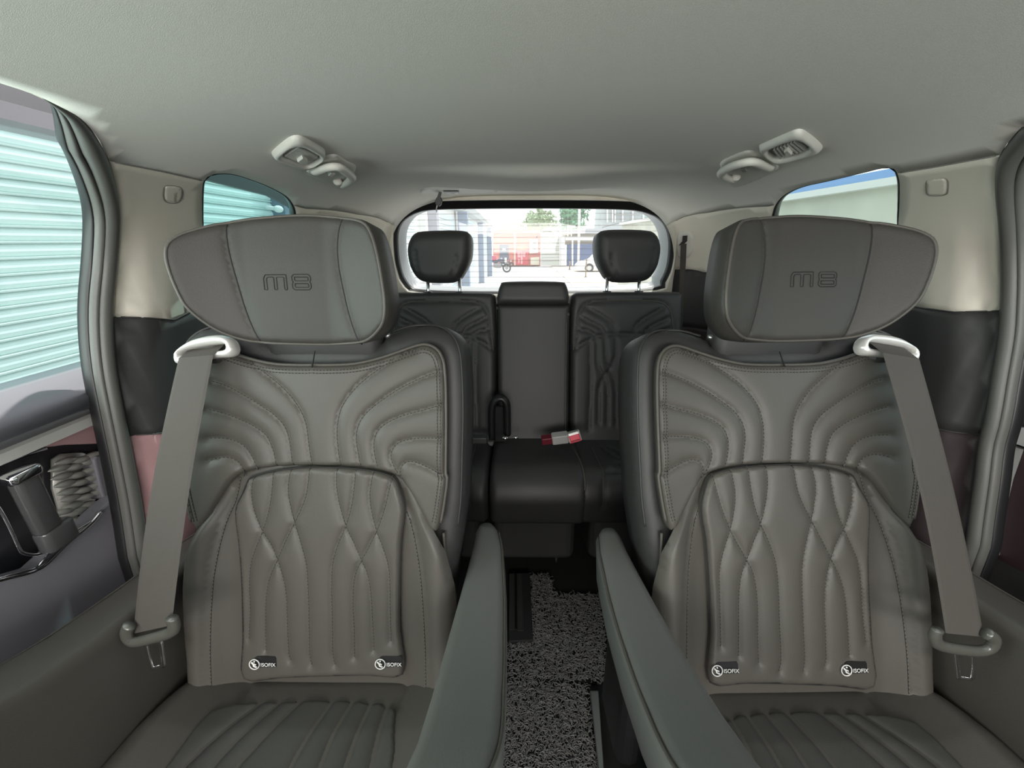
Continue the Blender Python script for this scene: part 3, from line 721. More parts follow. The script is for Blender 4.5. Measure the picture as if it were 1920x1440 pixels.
    for g in HG: P = resample(g, .006); MB().tube([fh(u_, v_, h_ + .0002) for (u_, v_), h_ in zip(P, Hh(P))], .0012, n=5).build('seam', seam_dark, ho, sm=True)
    lp = resample(hd, .006, True); cc = lp.mean(0); lpi = cc + (lp - cc) * .972
    welt('piping', [lpi], Hh, fh, ho, leather, .0022, .0, True)
    right = [p for p in (cc + (lp - cc) * .94) if p[0] > .085]; 
    # M8 embossing, never mirrored
    tu, tv = to_head([cA([(705, 413)])[0]])[0]
    S = .0044 / 12.2
    def gl(pts): return [(tu + (x - 705) * S * 1.0 * m, tv - (y - 413) * S) for x, y in pts]
    glyphs = [[(610, 443), (610, 398), (618, 385), (700, 384), (701, 443), (690, 443), (690, 394), (661, 394), (661, 443), (650, 443), (650, 394), (626, 394), (621, 402), (622, 443)],
              [(722, 392), (730, 384), (788, 384), (796, 392), (796, 407), (791, 413), (796, 419), (796, 435), (788, 443), (730, 443), (722, 435), (722, 419), (727, 413), (722, 407)],
              [(733, 394), (786, 394), (786, 408), (733, 408)], [(733, 419), (786, 419), (786, 433), (733, 433)]]
    mb = MB()
    for gph in glyphs:
        P = resample(gl(gph), .002, True); mb.tube([fh(a, b, h_ + .0001) for (a, b), h_ in zip(P, Hh(P))], .00075, True, n=5)
    mb.build('embossed_logo', seam_dark, ho)
    # release button under the headrest, inboard
    mb = MB(); mb.sphere(fb(.125, .60, .02), .005, 8); mb.build('release_button', steel, root, sm=True)
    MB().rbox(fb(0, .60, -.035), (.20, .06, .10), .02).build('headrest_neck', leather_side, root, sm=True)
    # cushion
    ci = to_cush(cush_ins_px, .012); cl = [smooth(to_cush(g, .012), n=3) for g in cush_lines_px]
    def extend(l, w1=.47):
        a, b = np.array(l[-2]), np.array(l[-1]); d = (b - a); k_ = (w1 - b[1]) / d[1] if d[1] > 1e-6 else 0; return list(l) + [b + d * k_ * .999]
    # continue straight towards the front of the cushion
    cl = [list(l) + [(l[-1][0] + (l[-1][0] - l[0][0]) * .4, .44)] for l in cl]
    U0, U1 = -.155, ci[-1][0]
    cil = [(U0 + .01, ci[0][1] + .005), *ci[1:], (U1, .30), (U1 - .03, .46), (0, .475), (U0 + .03, .46), (U0, .30), (U0 - .004, .10)]
    cb = lambda u, w: .020 * np.clip((np.abs(u) - .15) / .06, 0, 1) ** 1.5 + .012 * np.clip(w / .1, 0, 1)
    cush = smooth([(0, -.01), (.18, -.012), (.215, .0), (.245, .06), (.25, .3), (.235, .46), (.18, .51), (0, .52), (-.18, .51), (-.235, .46), (-.25, .3), (-.245, .06), (-.215, .0), (-.18, -.012)], True, 4)
    a_, _u = to_cush(cB([(645, 1045), (612, 1143)]), .01)[0], 0
    cg = [to_cush(cB([(645, 1040), (612, 1140)]), .01), to_cush(cB([(1378, 1025), (1325, 1150)]), .01)]
    co_, Hc = pad('seat_cushion', cush, fc, leather, root, base=cb, R=.03, thick=.13, sp=.007, grooves=cg, gd=.006, gw=.006, key='cush')
    qi, Hq = pad('cushion_insert', smooth(cil, True, 3), fc, leather_seat, root, base=lambda u, w: cb(u, w) + .0045, R=.007, thick=.012, sp=.0045, grooves=cl, gd=.0065, gw=.006, key='cins')
    stitches('stitching', cl, Hq, fc, qi)
    mb = MB(); mb.rbox(M_(np.array([0, -.24, -.20])), (.40, .40, .24), .03); mb.build('seat_base', trim_dark, root, sm=False); MB().rbox(M_(np.array([0, -.24, -.37])), (.46, .52, .10), .02).build('seat_plinth', black, root)
    # plastic valance between backrest and cushion
    mb = MB(); mb.rbox(M_(np.array([0, .04, -.09])), (.44, .08, .16), .02); mb.build('hinge_cover', black, root)
    # armrests: the mirrored one is the door-side arm
    a1 = armrest(M_, root, 1, ''); a2 = armrest(M_, root, -1, '')
    for k_ in (1, -1):
        mb = MB(); mb.rbox(M_(np.array([.272 * k_, .02, .0])), (.045, .13, .26), .02); mb.build('armrest_pivot', black, root, sm=False)
    # belt guide on the outboard shoulder: an oblong silver ring with a slot
    go = resample(smooth(to_back(cA([(136, 825), (137, 785), (175, 742), (230, 708), (300, 690), (370, 688), (425, 712), (447, 752), (442, 785), (415, 802), (350, 808), (240, 822), (160, 842)]), .045), True, 5), .003, True)
    gi = resample(smooth(to_back(cA([(163, 792), (172, 772), (260, 750), (380, 733), (397, 742), (388, 762), (300, 775), (190, 794)]), .045), True, 5), .003, True)
    def at(P, n):
        A = np.vstack([P, P[:1]]); L = np.concatenate([[0], np.cumsum(np.linalg.norm(np.diff(A, axis=0), axis=1))]); ts = np.linspace(0, L[-1], n + 1)[:-1]; return np.stack([np.interp(ts, L, A[:, k]) for k in (0, 1)], 1)
    O = at(go, 60); cI = gi.mean(0); I = []
    for p in O:
        d = seg_dist([cI], [p, p + 1e-6]); k_ = int(np.argmin(((gi - p) ** 2).sum(1))); I.append(gi[k_])
    mb = MB(); mb.loft([[fb(*(o_ + (i_ - o_) * k_), h) for o_, i_ in zip(O, I)] for k_, h in ((.05, .032), (0, .040), (.15, .049), (.5, .053), (.85, .049), (1, .040), (.95, .030))], caps=False)
    mb.build('belt_guide', silver, root, sm=True)
    mb = MB(); mb.rbox(fb(-.172, .578, .012), (.055, .05, .04), .016); mb.build('guide_bracket', trim_dark, root)
    return root, fb, M_

captain_seat(1, (-.393, .524, 0), (0, 0, 0), 0, 'black quilted leather captain seat on the left, beside the roller shutter window')
captain_seat(-1, (.407, .5115, .004), (0, 0, math.radians(1.33)), math.radians(-5.24), 'black quilted leather captain seat on the right, beside the stone wall window')

# ============================================================ seat belts of the captain seats
def ribbon(L, R_, th=.0016, n=24):
    """webbing between two polylines"""
    L = resample(L, 9, False) if False else L
    mb = MB(); rings = []
    for a, b in zip(L, R_):
        a, b = np.array(a), np.array(b); w = b - a; rings.append((a, b))
    out = []
    for i, (a, b) in enumerate(rings):
        p = rings[max(i - 1, 0)]; q = rings[min(i + 1, len(rings) - 1)]; t = (q[0] + q[1]) - (p[0] + p[1]); nn = np.cross(b - a, t); nn /= np.linalg.norm(nn) + 1e-9
        out.append([a, a + (b - a) * .08 + nn * th * .5, b - (b - a) * .08 + nn * th * .5, b, b - (b - a) * .08 - nn * th * .5, a + (b - a) * .08 - nn * th * .5])
    return mb.loft(out)
def lerp(a, b, n): return [np.array(a) + (np.array(b) - np.array(a)) * t for t in np.linspace(0, 1, n)]
def captain_belt(tl, tr_, bl, br, Yt, Yb, bar, blade, label):
    T0, T1, B0, B1 = PY(*tl, Yt), PY(*tr_, Yt), PY(*bl, Yb), PY(*br, Yb)
    t = empty('seat_belt', tuple((T0 + T1) / 2), label, 'seat belt'); o0 = np.array(t.location)
    n = 22; sag = np.sin(np.linspace(0, math.pi, n)) * .012
    L = [p + np.array([0, -s_, 0]) - o0 for p, s_ in zip(lerp(T0, B0, n), sag)]; R_ = [p + np.array([0, -s_ * .6, 0]) - o0 for p, s_ in zip(lerp(T1, B1, n), sag)]
    up = np.array([0, .035, .012]); L = [L[0] + up, L[0] + up * .4] + L; R_ = [R_[0] + up, R_[0] + up * .4] + R_
    w = ribbon(L, R_); w.build('webbing', webbing, t, sm=False)
    # short return behind the tongue
    d = (B0 + B1) / 2 - o0
    Yf = Yb - .004
    mb = MB(); mb.tube([PY(x, y, Yf) - o0 for x, y in smooth(bar, n=5)], .0085, n=10, r2=.0065, up=(0, 1, 0)); tg = mb.build('tongue', tongue_m, t, sm=True)
    mb = MB(); mb.tube([PY(x, y, Yf) - o0 for x, y in resample(blade, 4, True)], .0034, True, n=8, r2=.0018, up=(0, 1, 0)); mb.build('latch_plate', chrome, tg, sm=True)
captain_belt((335, 672), (400, 666), (250, 1188), (322, 1172), .625, .45,
             cB([(104, 788), (92, 815), (98, 848), (130, 862), (210, 845), (285, 822), (308, 795), (298, 752)]), cB([(180, 872), (192, 930), (210, 985), (262, 970), (255, 910), (248, 860)]),
             'brown-grey seat belt hanging down the left captain seat from its silver guide')
cQ = crop(1100, 850, 2.341)
captain_belt((1655, 662), (1724, 674), (1773, 1187), (1845, 1194), .655, .45,
             cQ([(1540, 772), (1528, 800), (1545, 838), (1620, 858), (1720, 868), (1775, 852), (1788, 815), (1755, 790)]), cQ([(1618, 872), (1632, 985), (1692, 992), (1700, 935), (1696, 878)]),
             'grey seat belt hanging down the right captain seat from its silver guide')

# ============================================================ third-row bench
def proj(p):
    q = RM @ (np.asarray(p, float) - CAM); return 960 + F * q[0] / q[2], 720 + F * q[1] / q[2]
T3 = math.radians(14); TB = np.array([0, 1.30, .50]); TN = np.array([0, -math.cos(T3), math.sin(T3)]); TV = np.array([0, math.sin(T3), math.cos(T3)])
def to_third(pts, h=0.):
    out = []
    for px, py in pts:
        w = hit(px, py, TB + TN * h, TN); out.append((w[0], (w - TB - TN * h) @ TV))
    return out
def cprof(s_):
    """cushion profile: top, rounded nose, front drop; s measured forwards from the backrest"""
    r = .085; a = .21
    if s_ < a: return np.array([1.32 - s_, .495 + .06 * s_]), np.array([.06, 1.0])
    zt = .495 + .06 * a; k_ = (s_ - a) / r
    if k_ < 1.45: return np.array([1.32 - a - r * math.sin(k_), zt - r + r * math.cos(k_)]), np.array([-math.sin(k_), math.cos(k_)])
    e = s_ - a - 1.45 * r; y, z = 1.32 - a - r * math.sin(1.45), zt - r + r * math.cos(1.45)
    return np.array([y + e * .12, z - e]), np.array([-1., -.12])
def fcu(X0=0.):
    def f(u, s_, h): p, n = cprof(s_); n = n / np.linalg.norm(n); return np.array([u, p[0] + n[0] * h, p[1] + n[1] * h])
    return f
def to_cu(pts, h=0.):
    out = []
    for px, py in pts:
        lo, hi = -.02, .5
        for _ in range(30):
            mid = (lo + hi) / 2; p, n = cprof(mid)
            if proj((.1, p[0], p[1] + h))[1] < py: lo = mid
            else: hi = mid
        p, n = cprof(lo); w = PY(px, py, p[0]); out.append((w[0], lo))
    return out
ub = to_third(cC([(1047, 400)]))[0][0]; ue = to_third([(1283, 600)])[0][0]; vt = to_third([(1170, 546)])[0][1]
uc0 = to_third(cC([(634, 400)]))[0][0]
def outl(u0, u1, v0, v1, r): return smooth([(u0 + r, v0), ((u0 + u1) / 2, v0), (u1 - r, v0), (u1 - r * .1, v0 + r * .3), (u1, v0 + r * 1.2), (u1, (v0 + v1) / 2), (u1, v1 - r * 1.2), (u1 - r * .25, v1 - r * .25), (u1 - r * 1.2, v1), ((u0 + u1) / 2, v1), (u0 + r * 1.2, v1), (u0 + r * .25, v1 - r * .25), (u0, v1 - r * 1.2), (u0, (v0 + v1) / 2), (u0, v0 + r * 1.2), (u0 + r * .1, v0 + r * .3)], True, 4)
cxR = (to_third(cC([(1356, 300)]))[0][0])
def sym(P): return [(2 * cxR - u, v) for u, v in P]
third_g = [to_third(cC(g), .015) for g in ([(1150, 172), (1230, 215), (1290, 260), (1305, 300), (1312, 400), (1310, 450), (1275, 520), (1230, 590), (1215, 650), (1213, 820)],
    [(1112, 225), (1200, 270), (1245, 310), (1252, 400), (1260, 470), (1275, 520), (1303, 590), (1312, 680), (1312, 840)], [(1100, 290), (1160, 305), (1200, 340), (1205, 440), (1210, 500), (1245, 570), (1262, 640), (1262, 830)])]
third_g += [sym(g) for g in third_g]
arch = to_third(cC([(1070, 412), (1130, 368), (1200, 332), (1260, 323), (1356, 321)]), .015); arch = arch + sym(arch)[::-1][1:]
pan_out = to_third(cC([(1070, 412), (1090, 270), (1108, 190), (1150, 145), (1230, 129), (1356, 125)]), .015); pan_out = pan_out + sym(pan_out)[::-1][1:]
ins_edge = to_third(cC([(1165, 350), (1167, 600), (1158, 860)]), .015)
left_seam = to_third(cC([(1130, 368)]), .015)[0]
hr_R = crop(1060, 380, 9)([(550, 700), (560, 560), (600, 480), (740, 437), (1100, 430), (1420, 445), (1560, 490), (1640, 620), (1665, 750), (1650, 900), (1600, 1080), (1480, 1260), (1320, 1330), (1100, 1345), (900, 1335), (760, 1280), (680, 1170), (600, 1020), (560, 880)])
HB = np.array([0, 1.43, 1.1]); H3 = math.radians(6); HBN = np.array([0, -math.cos(H3), math.sin(H3)]); HBV = np.array([0, math.sin(H3), math.cos(H3)])
def to_hb(pts): return [((w := hit(px, py, HB, HBN))[0], (w - HB) @ HBV) for px, py in pts]
def rear_seat(m, label):
    x0 = (ub + ue) / 2
    root = empty('rear_bench_seat', (m * x0, 1.30, 0), label, 'car seat'); o0 = np.array(root.location)
    if m < 0: shiftL = (uc0 + ub)  # the split line on the left side
    ft = lambda u, v, h: np.array([m * u, 0, 0]) + TB + TV * v + TN * h - o0
    fhb = lambda u, v, h: np.array([m * u, 0, 0]) + HB * [0, 1, 1] + HBV * v + HBN * h - o0
    fcc0 = fcu(); fcc = lambda u, s_, h: fcc0(u, s_, h) * [m, 1, 1] - o0
    cu_ = (ub + ue) / 2
    inner = ub + .004 if m > 0 else abs(uc0) + .004
    innc = inner if m > 0 else abs(to_cu(cC([(600, 1050)]))[0][0]) + .006
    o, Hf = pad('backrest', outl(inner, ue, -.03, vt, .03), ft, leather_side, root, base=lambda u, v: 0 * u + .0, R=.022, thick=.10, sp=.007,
                grooves=[smooth(g, n=4) for g in third_g] + [smooth(arch, n=4), smooth(pan_out, n=4), ins_edge, sym(ins_edge)], gd=.008, gw=.007)
    for g in (pan_out,): welt('piping', [smooth(g, n=4)], Hf, ft, o, leather, .002, .002)
    hb = smooth(to_hb(hr_R), True, 3)
    hg = [smooth(to_hb(crop(1060, 380, 9)(g)), n=3) for g in ([(790, 880), (810, 1060), (870, 1220)], [(1500, 780), (1480, 1000), (1410, 1230)])]
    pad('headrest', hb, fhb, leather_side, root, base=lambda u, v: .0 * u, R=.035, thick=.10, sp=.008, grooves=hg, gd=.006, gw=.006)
    for px_ in (1143, 1205):
        u = to_hb([(px_, 530)])[0][0]; a = fhb(u, to_hb([(px_, 520)])[0][1], -.04); b = ft(to_third([(px_, 547)])[0][0], vt + .0, -.045)
        ps = MB().tube([a, b + np.array([0, 0, -.04])], .0055, n=10).build('headrest_post', chrome, root, sm=True)
        MB().rbox(b + np.array([0, 0, .003]), (.030, .022, .008), .008).build('post_collar', black, ps)
    # cushion
    e1 = [smooth(to_cu(cC(g)), n=4) for g in ([(1165, 935), (1205, 1020), (1232, 1085), (1236, 1180), (1232, 1290)],)]
    cg = [smooth(to_cu(cC(g), .01), n=4) for g in ([(1225, 935), (1290, 985), (1340, 1005), (1370, 1012)], [(1260, 930), (1320, 965), (1370, 995)], [(1370, 1000), (1320, 1020), (1312, 1045), (1330, 1068)], [(1240, 1072), (1330, 1070), (1400, 1070), (1600, 1070)])]
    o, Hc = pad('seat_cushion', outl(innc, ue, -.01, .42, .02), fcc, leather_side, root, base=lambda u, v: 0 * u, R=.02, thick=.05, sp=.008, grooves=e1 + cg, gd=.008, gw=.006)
    welt('piping', [e1[0]], Hc, fcc, o, leather, .0022, .002)
    MB().rbox(np.array([m * (max(innc, .17) + ue) / 2, 1.30, .30]) - o0, (ue - max(innc, .17) - .01, .42, .26), .03).build('seat_box', trim_dark, root)
    MB().box(np.array([m * cu_, 1.35, .12]) - o0, (.06, .30, .24)).build('seat_leg', black, root)
    if m > 0:
        a, b = uc0 + .004, ub - .002
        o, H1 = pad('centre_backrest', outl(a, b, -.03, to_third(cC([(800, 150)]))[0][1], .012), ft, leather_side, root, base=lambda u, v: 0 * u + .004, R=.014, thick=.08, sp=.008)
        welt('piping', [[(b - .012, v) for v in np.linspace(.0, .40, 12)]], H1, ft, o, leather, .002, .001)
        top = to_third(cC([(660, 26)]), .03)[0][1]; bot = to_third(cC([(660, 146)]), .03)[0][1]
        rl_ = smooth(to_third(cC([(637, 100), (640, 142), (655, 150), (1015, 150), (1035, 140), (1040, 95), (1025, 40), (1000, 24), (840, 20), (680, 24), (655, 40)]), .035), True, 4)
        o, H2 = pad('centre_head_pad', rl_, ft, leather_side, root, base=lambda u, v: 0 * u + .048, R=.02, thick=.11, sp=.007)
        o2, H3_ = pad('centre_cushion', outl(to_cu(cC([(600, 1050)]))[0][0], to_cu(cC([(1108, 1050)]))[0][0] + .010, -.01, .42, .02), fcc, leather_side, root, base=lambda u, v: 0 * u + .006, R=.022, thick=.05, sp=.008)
        pl = smooth(to_cu(cC([(1060, 960), (1095, 1020), (1116, 1070), (1130, 1150), (1130, 1200)])), n=4)
        welt('piping', [[(u, s_) for u, s_ in pl]], H3_, fcc, o2, leather, .003, .0)
        MB().rbox(np.array([0, 1.30, .30]) - o0, (.26, .42, .26), .03).build('seat_box', trim_dark, root)
    return root
rear_seat(1, 'wide part of the black rear bench on the right with centre pad')
rear_seat(-1, 'narrow part of the black rear bench behind the left captain seat')
# hinge strap between the two bench halves
cG = crop(840, 740, 5.647)
t = empty('recliner_hinge', tuple(PY(930, 800, 1.22)), 'black arched hinge cover standing in the gap between the bench halves', 'hinge'); o0 = np.array(t.location)
mb = MB(); pth = [PY(x, y, 1.24) - o0 for x, y in smooth(cG([(465, 470), (462, 300), (465, 140), (500, 60), (560, 30), (610, 70), (625, 140), (628, 300), (630, 420)]), n=4)]
mb.tube(pth, .012, n=8, r2=.02, up=(0, 1, 0)); mb.build('arch', black, t, sm=True)
MB().prism([PY(x, y, 1.27) - o0 for x, y in cG([(480, 480), (480, 120), (610, 120), (615, 480)])], (0, -.01, 0)).build('backplate', black, t)
MB().rbox(PY(884, 823, 1.17) - o0, (.10, .03, .02), .006).build('lever', trim_dark, t)
MB().sphere(PY(947, 821, 1.18) - o0, .009, 8, (1.3, 1, .7)).build('bolt', chrome, t, sm=True)
MB().sphere(PY(967, 820, 1.18) - o0, .007, 8, (1.3, 1, .7)).build('bolt', chrome, t, sm=True)
MB().prism([PY(x, y, 1.14) - o0 for x, y in cG([(420, 505), (485, 500), (470, 545), (440, 535)])], (0, .012, 0)).build('bracket', steel, t)
# buckles on the bench
def buckle(pc, ang, label, body, tip, tipm, sz=(.030, .05, .020)):
    c = PY(*pc, 1.17); t = empty('belt_buckle', tuple(c), label, 'belt buckle'); R_ = np.array(Euler((math.radians(8), math.radians(-ang), 0)).to_matrix())
    MB().rbox((0, 0, 0), body, .006, R_).build('housing', mat('buckle_' + tipm.name, *((.38, .38, .37), .4)) if tipm is not red_m else black, t, bevel=.001)
    d = R_ @ np.array([-(body[0] / 2 + tip[0] / 2 - .002), 0, 0]) if tipm is not red_m else R_ @ np.array([0, -body[1] / 2 - .001, 0])
    o = MB().rbox(d, tip, .004, R_).build('button', tipm, t); return t
dr = mat('dark_red_button', (.12, .01, .02), .4)
buckle((1050, 821), 8, 'grey belt buckle with dark red end, left of the bright red one on the bench', (.052, .03, .030), (.034, .026, .022), dr)
c = PY(1078, 822, 1.16); t = empty('belt_buckle', tuple(c), 'belt buckle with a bright red button facing the viewer on the bench', 'belt buckle'); R_ = np.array(Euler((math.radians(-15), math.radians(-18), 0)).to_matrix())
MB().rbox((0, .015, 0), (.040, .03, .032), .005, R_).build('housing', silver, t); MB().rbox(R_ @ np.array([0, -.002, 0]), (.033, .006, .023), .003, R_).build('button', red_m, t)
MB().rbox(R_ @ np.array([0, -.0055, -.006]), (.026, .003, .005), .001, R_).build('slot', mat('red_shadow', (.3, .01, .03), .5), t)

# ============================================================ things on the headliner and pillars
class Surf:
    def __init__(s, px, py, z=(0, 0, 1), depth=None):
        Y, q = to_shell(px, py); s.c = shell_pt(Y, q); s.n = shell_n(Y, q) 
        s.c = s.c + s.n * .006
        a = hit(px + 5, py, s.c, s.n) - s.c; s.x = a / np.linalg.norm(a); s.y = np.cross(s.n, s.x)
        if (hit(px, py - 5, s.c, s.n) - s.c) @ s.y < 0: s.y = -s.y
    def to(s, pts): return [(((w := hit(px, py, s.c, s.n)) - s.c) @ s.x, (w - s.c) @ s.y) for px, py in pts]
    def f(s, u, v, h): return s.x * u + s.y * v + s.n * h
v_l = crop(360, 240, 4.8); v_r = crop(1330, 220, 8.348)
plas = mat('pale_grey_plastic', (.66, .65, .60), .5, bump=.1, bscale=900, spec=.3)
plas_d = mat('vent_recess_grey', (.30, .30, .27), .6)
def vent(sf, out, inn, knob, slats, label):
    t = empty('air_vent', tuple(sf.c), label, 'air vent', )
    U = smooth(sf.to(out), True, 4); I = smooth(sf.to(inn), True, 3)
    ro_ = resample(U, .004, True); cc = ro_.mean(0); ci = np.array(sf.to(inn)).mean(0)
    # rounded rim lofted from outline to inner opening
    In = resample(smooth(sf.to(inn), True, 3), .004, True); n = 64
    a = resample(U, 1, True)
    def at(P, n):
        L = np.concatenate([[0], np.cumsum(np.linalg.norm(np.diff(np.vstack([P, P[:1]]), axis=0), axis=1))]); A = np.vstack([P, P[:1]]); ts = np.linspace(0, L[-1], n + 1)[:-1]
        return np.stack([np.interp(ts, L, A[:, k]) for k in (0, 1)], 1)
    O = at(ro_, n); In_ = at(In, n); k0 = int(np.argmin(((In_ - O[0]) ** 2).sum(1))); In_ = np.roll(In_, -k0, 0)
    rings = []
    for k_, h in ((0, -.004), (.0, .004), (.12, .009), (.35, .012), (.7, .011), (.95, .006), (1, -.003)): rings.append([sf.f(*(O[i] + (In_[i] - O[i]) * k_), h) for i in range(n)])
    MB().loft(rings, caps=False).build('rim', plas, t, sm=True)
    MB().prism([sf.f(*p, -.001) for p in In_], sf.n * .002).build('back_plate', plas_d, t)
    for q_ in slats:
        P = sf.to(q_); MB().prism([sf.f(*p, .002) for p in P], sf.n * .006).build('slat', plas, t)
    K = sf.to(knob); MB().prism([sf.f(*p, .006) for p in K], sf.n * .008).build('knob', plas, t, bevel=.001)
L_in = [(800, 212), (940, 122), (1142, 228), (1100, 285), (1020, 308), (900, 262)]
def quadlerp(q, u, v): a, b, c, d = [np.array(p, float) for p in q]; return tuple((a + (b - a) * u) * (1 - v) + (d + (c - d) * u) * v)
def slat_set(q, n, w): return [[quadlerp(q, (i + .5 - w / 2) / n, .03), quadlerp(q, (i + .5 + w / 2) / n, .03), quadlerp(q, (i + .5 + w / 2) / n, .97), quadlerp(q, (i + .5 - w / 2) / n, .97)] for i in range(n)]
vent(Surf(559, 281), v_l([(715, 215), (760, 170), (870, 80), (935, 54), (1010, 72), (1165, 165), (1195, 200), (1175, 240), (1050, 325), (990, 336), (850, 290), (740, 245)]), v_l(L_in), v_l([(930, 237), (978, 200), (1025, 232), (1008, 252), (965, 262)]),
     slat_set(v_l([(815, 212), (940, 130), (1130, 230), (1015, 300)]), 4, .96), 'pale grey square air vent with closed slats on the left headliner')
R_in = [(930, 470), (1370, 285), (1590, 445), (1120, 610)]
vent(Surf(1482, 270), v_r([(790, 440), (830, 400), (1290, 195), (1400, 165), (1500, 195), (1760, 420), (1750, 480), (1600, 530), (1150, 660), (1050, 650), (860, 520)]), v_r(R_in), v_r([(1200, 420), (1260, 385), (1330, 460), (1250, 510)]),
     slat_set(v_r([(1000, 445), (1370, 295), (1560, 445), (1110, 600)]), 7, .45), 'pale grey air vent with open slats on the right headliner')
def grab(sf, plate, bar, hook, label, hookm):
    t = empty('grab_handle', tuple(sf.c), label, 'grab handle')
    P = smooth(sf.to(plate), True, 4); pad('base_plate', P, sf.f, plas, t, R=.006, thick=.008, sp=.006, base=lambda u, v: 0 * u + .006)
    B = smooth(sf.to(bar), n=5); n = len(B); hs = [.008 + .012 * math.sin(min(1, i / n * 1.15) * math.pi * .97) ** .6 for i in range(n)]
    MB().tube([sf.f(*b, h) for b, h in zip(B, hs)], .0105, n=12, r2=.008, up=sf.n).build('grip', plas, t, sm=True)
    Hk = sf.to(hook); MB().prism([sf.f(*p, .008) for p in Hk], sf.n * .012).build('coat_hook', hookm, t, bevel=.001)
grab(Surf(622, 311), v_l([(1010, 395), (1090, 320), (1190, 245), (1300, 228), (1400, 290), (1480, 350), (1400, 500), (1330, 540), (1200, 480), (1060, 420)]), v_l([(1090, 355), (1190, 285), (1290, 262), (1370, 310), (1418, 365), (1380, 430), (1330, 468), (1298, 440)]), v_l([(1205, 345), (1228, 318), (1268, 325), (1245, 360)]),
     'pale grey grab handle with a white coat hook on the left headliner, beside the vent', silver)
grab(Surf(1397, 307), v_r([(160, 720), (300, 600), (560, 500), (760, 530), (1090, 740), (1000, 840), (560, 1040), (400, 1080), (280, 980)]), v_r([(980, 720), (760, 570), (560, 560), (330, 640), (225, 740), (300, 830), (400, 890), (440, 860)]), v_r([(530, 680), (600, 650), (640, 690), (580, 715)]),
     'pale grey grab handle on the right headliner, beside the open vent', plas_d)
# airbag badges
for pts_, lab, txt in ((crop(0, 140, 3.4286)([(1048, 745), (1055, 715), (1085, 707), (1145, 715), (1168, 735), (1170, 780), (1150, 815), (1110, 824), (1065, 815), (1048, 785)]), 'small rounded airbag badge pressed into the left beige pillar', 1),
                      (cT([(318, 470), (330, 445), (380, 434), (430, 432), (450, 450), (452, 500), (440, 535), (380, 545), (330, 540), (318, 515)]), 'small rounded blank badge pressed into the right beige pillar', 0)):
    cxy = np.mean(pts_, 0); sf = Surf(*cxy); t = empty('airbag_badge', tuple(sf.c), lab, 'badge')
    ol = smooth(sf.to(pts_), True, 4); pad('plate', ol, sf.f, trim_beige, t, R=.003, thick=.004, sp=.004, base=lambda u, v: 0 * u + .0022)
    MB().tube([sf.f(*p, .0006) for p in ol], .0012, True, n=5).build('groove', MATS['joint_grey'], t, sm=True)
    if txt:
        cu = bpy.data.curves.new('txt', 'FONT'); cu.body = 'AIRBAG'; cu.size = .0085; cu.extrude = .0002; cu.align_x = 'CENTER'; cu.align_y = 'CENTER'
        tmp = bpy.data.objects.new('txt', cu); COL.objects.link(tmp); dg = bpy.context.evaluated_depsgraph_get(); me = bpy.data.meshes.new_from_object(tmp.evaluated_get(dg)); bpy.data.objects.remove(tmp)
        for v_ in me.vertices: v_.co = Vector(sf.f(v_.co.x, v_.co.y, .0026))
        me.materials.clear(); me.materials.append(mat('embossed_grey', (.42, .40, .35), .7)); link(bpy.data.objects.new('lettering', me), t)
# rear ceiling belt retractor
cK = crop(760, 330, 9.6); sf = Surf(857, 354)
t = empty('ceiling_belt_housing', tuple(sf.c), 'pale oval belt housing on the headliner above the rear window, with hanging strap', 'belt housing')
Pk = smooth(sf.to(cK([(262, 262), (320, 212), (560, 192), (1000, 186), (1480, 192), (1640, 252), (1590, 282), (1000, 292), (320, 292)])), True, 4)
pad('housing', Pk, sf.f, plas, t, R=.004, thick=.008, sp=.008, base=lambda u, v: 0 * u + .006)
MB().prism([sf.f(*p, .008) for p in sf.to(cK([(680, 225), (960, 225), (965, 255), (690, 262)]))], sf.n * .002).build('slot', black, t)
Yk = sf.c[1] - .03; o0 = np.array(t.location)
ribbon([PY(*p, Yk) - o0 for p in cK([(605, 232), (600, 300), (575, 370), (560, 400)])], [PY(*p, Yk) - o0 for p in cK([(665, 232), (655, 300), (640, 370), (635, 400)])]).build('strap', black, t)
MB().prism([PY(*p, Yk) - o0 for p in cK([(560, 385), (640, 380), (662, 440), (640, 520), (600, 548), (545, 520), (528, 455)])], (0, .012, 0)).build('clip', black, t, bevel=.002)
MB().tube([PY(*p, Yk) - o0 for p in cK([(570, 530), (555, 600), (562, 655), (575, 600)])], .002).build('clip_pin', steel, t)
for k_, g in enumerate(([(695, 245), (745, 232), (835, 300), (780, 328), (735, 318)], [(770, 240), (830, 245), (955, 305), (915, 325), (850, 290)])):
    MB().prism([PY(*p, Yk) - o0 for p in cK(g)], (0, .008, 0)).build('belt_tongue', mat('white_metal_%d' % k_, (.85, .85, .82), .25), t, bevel=.0015)
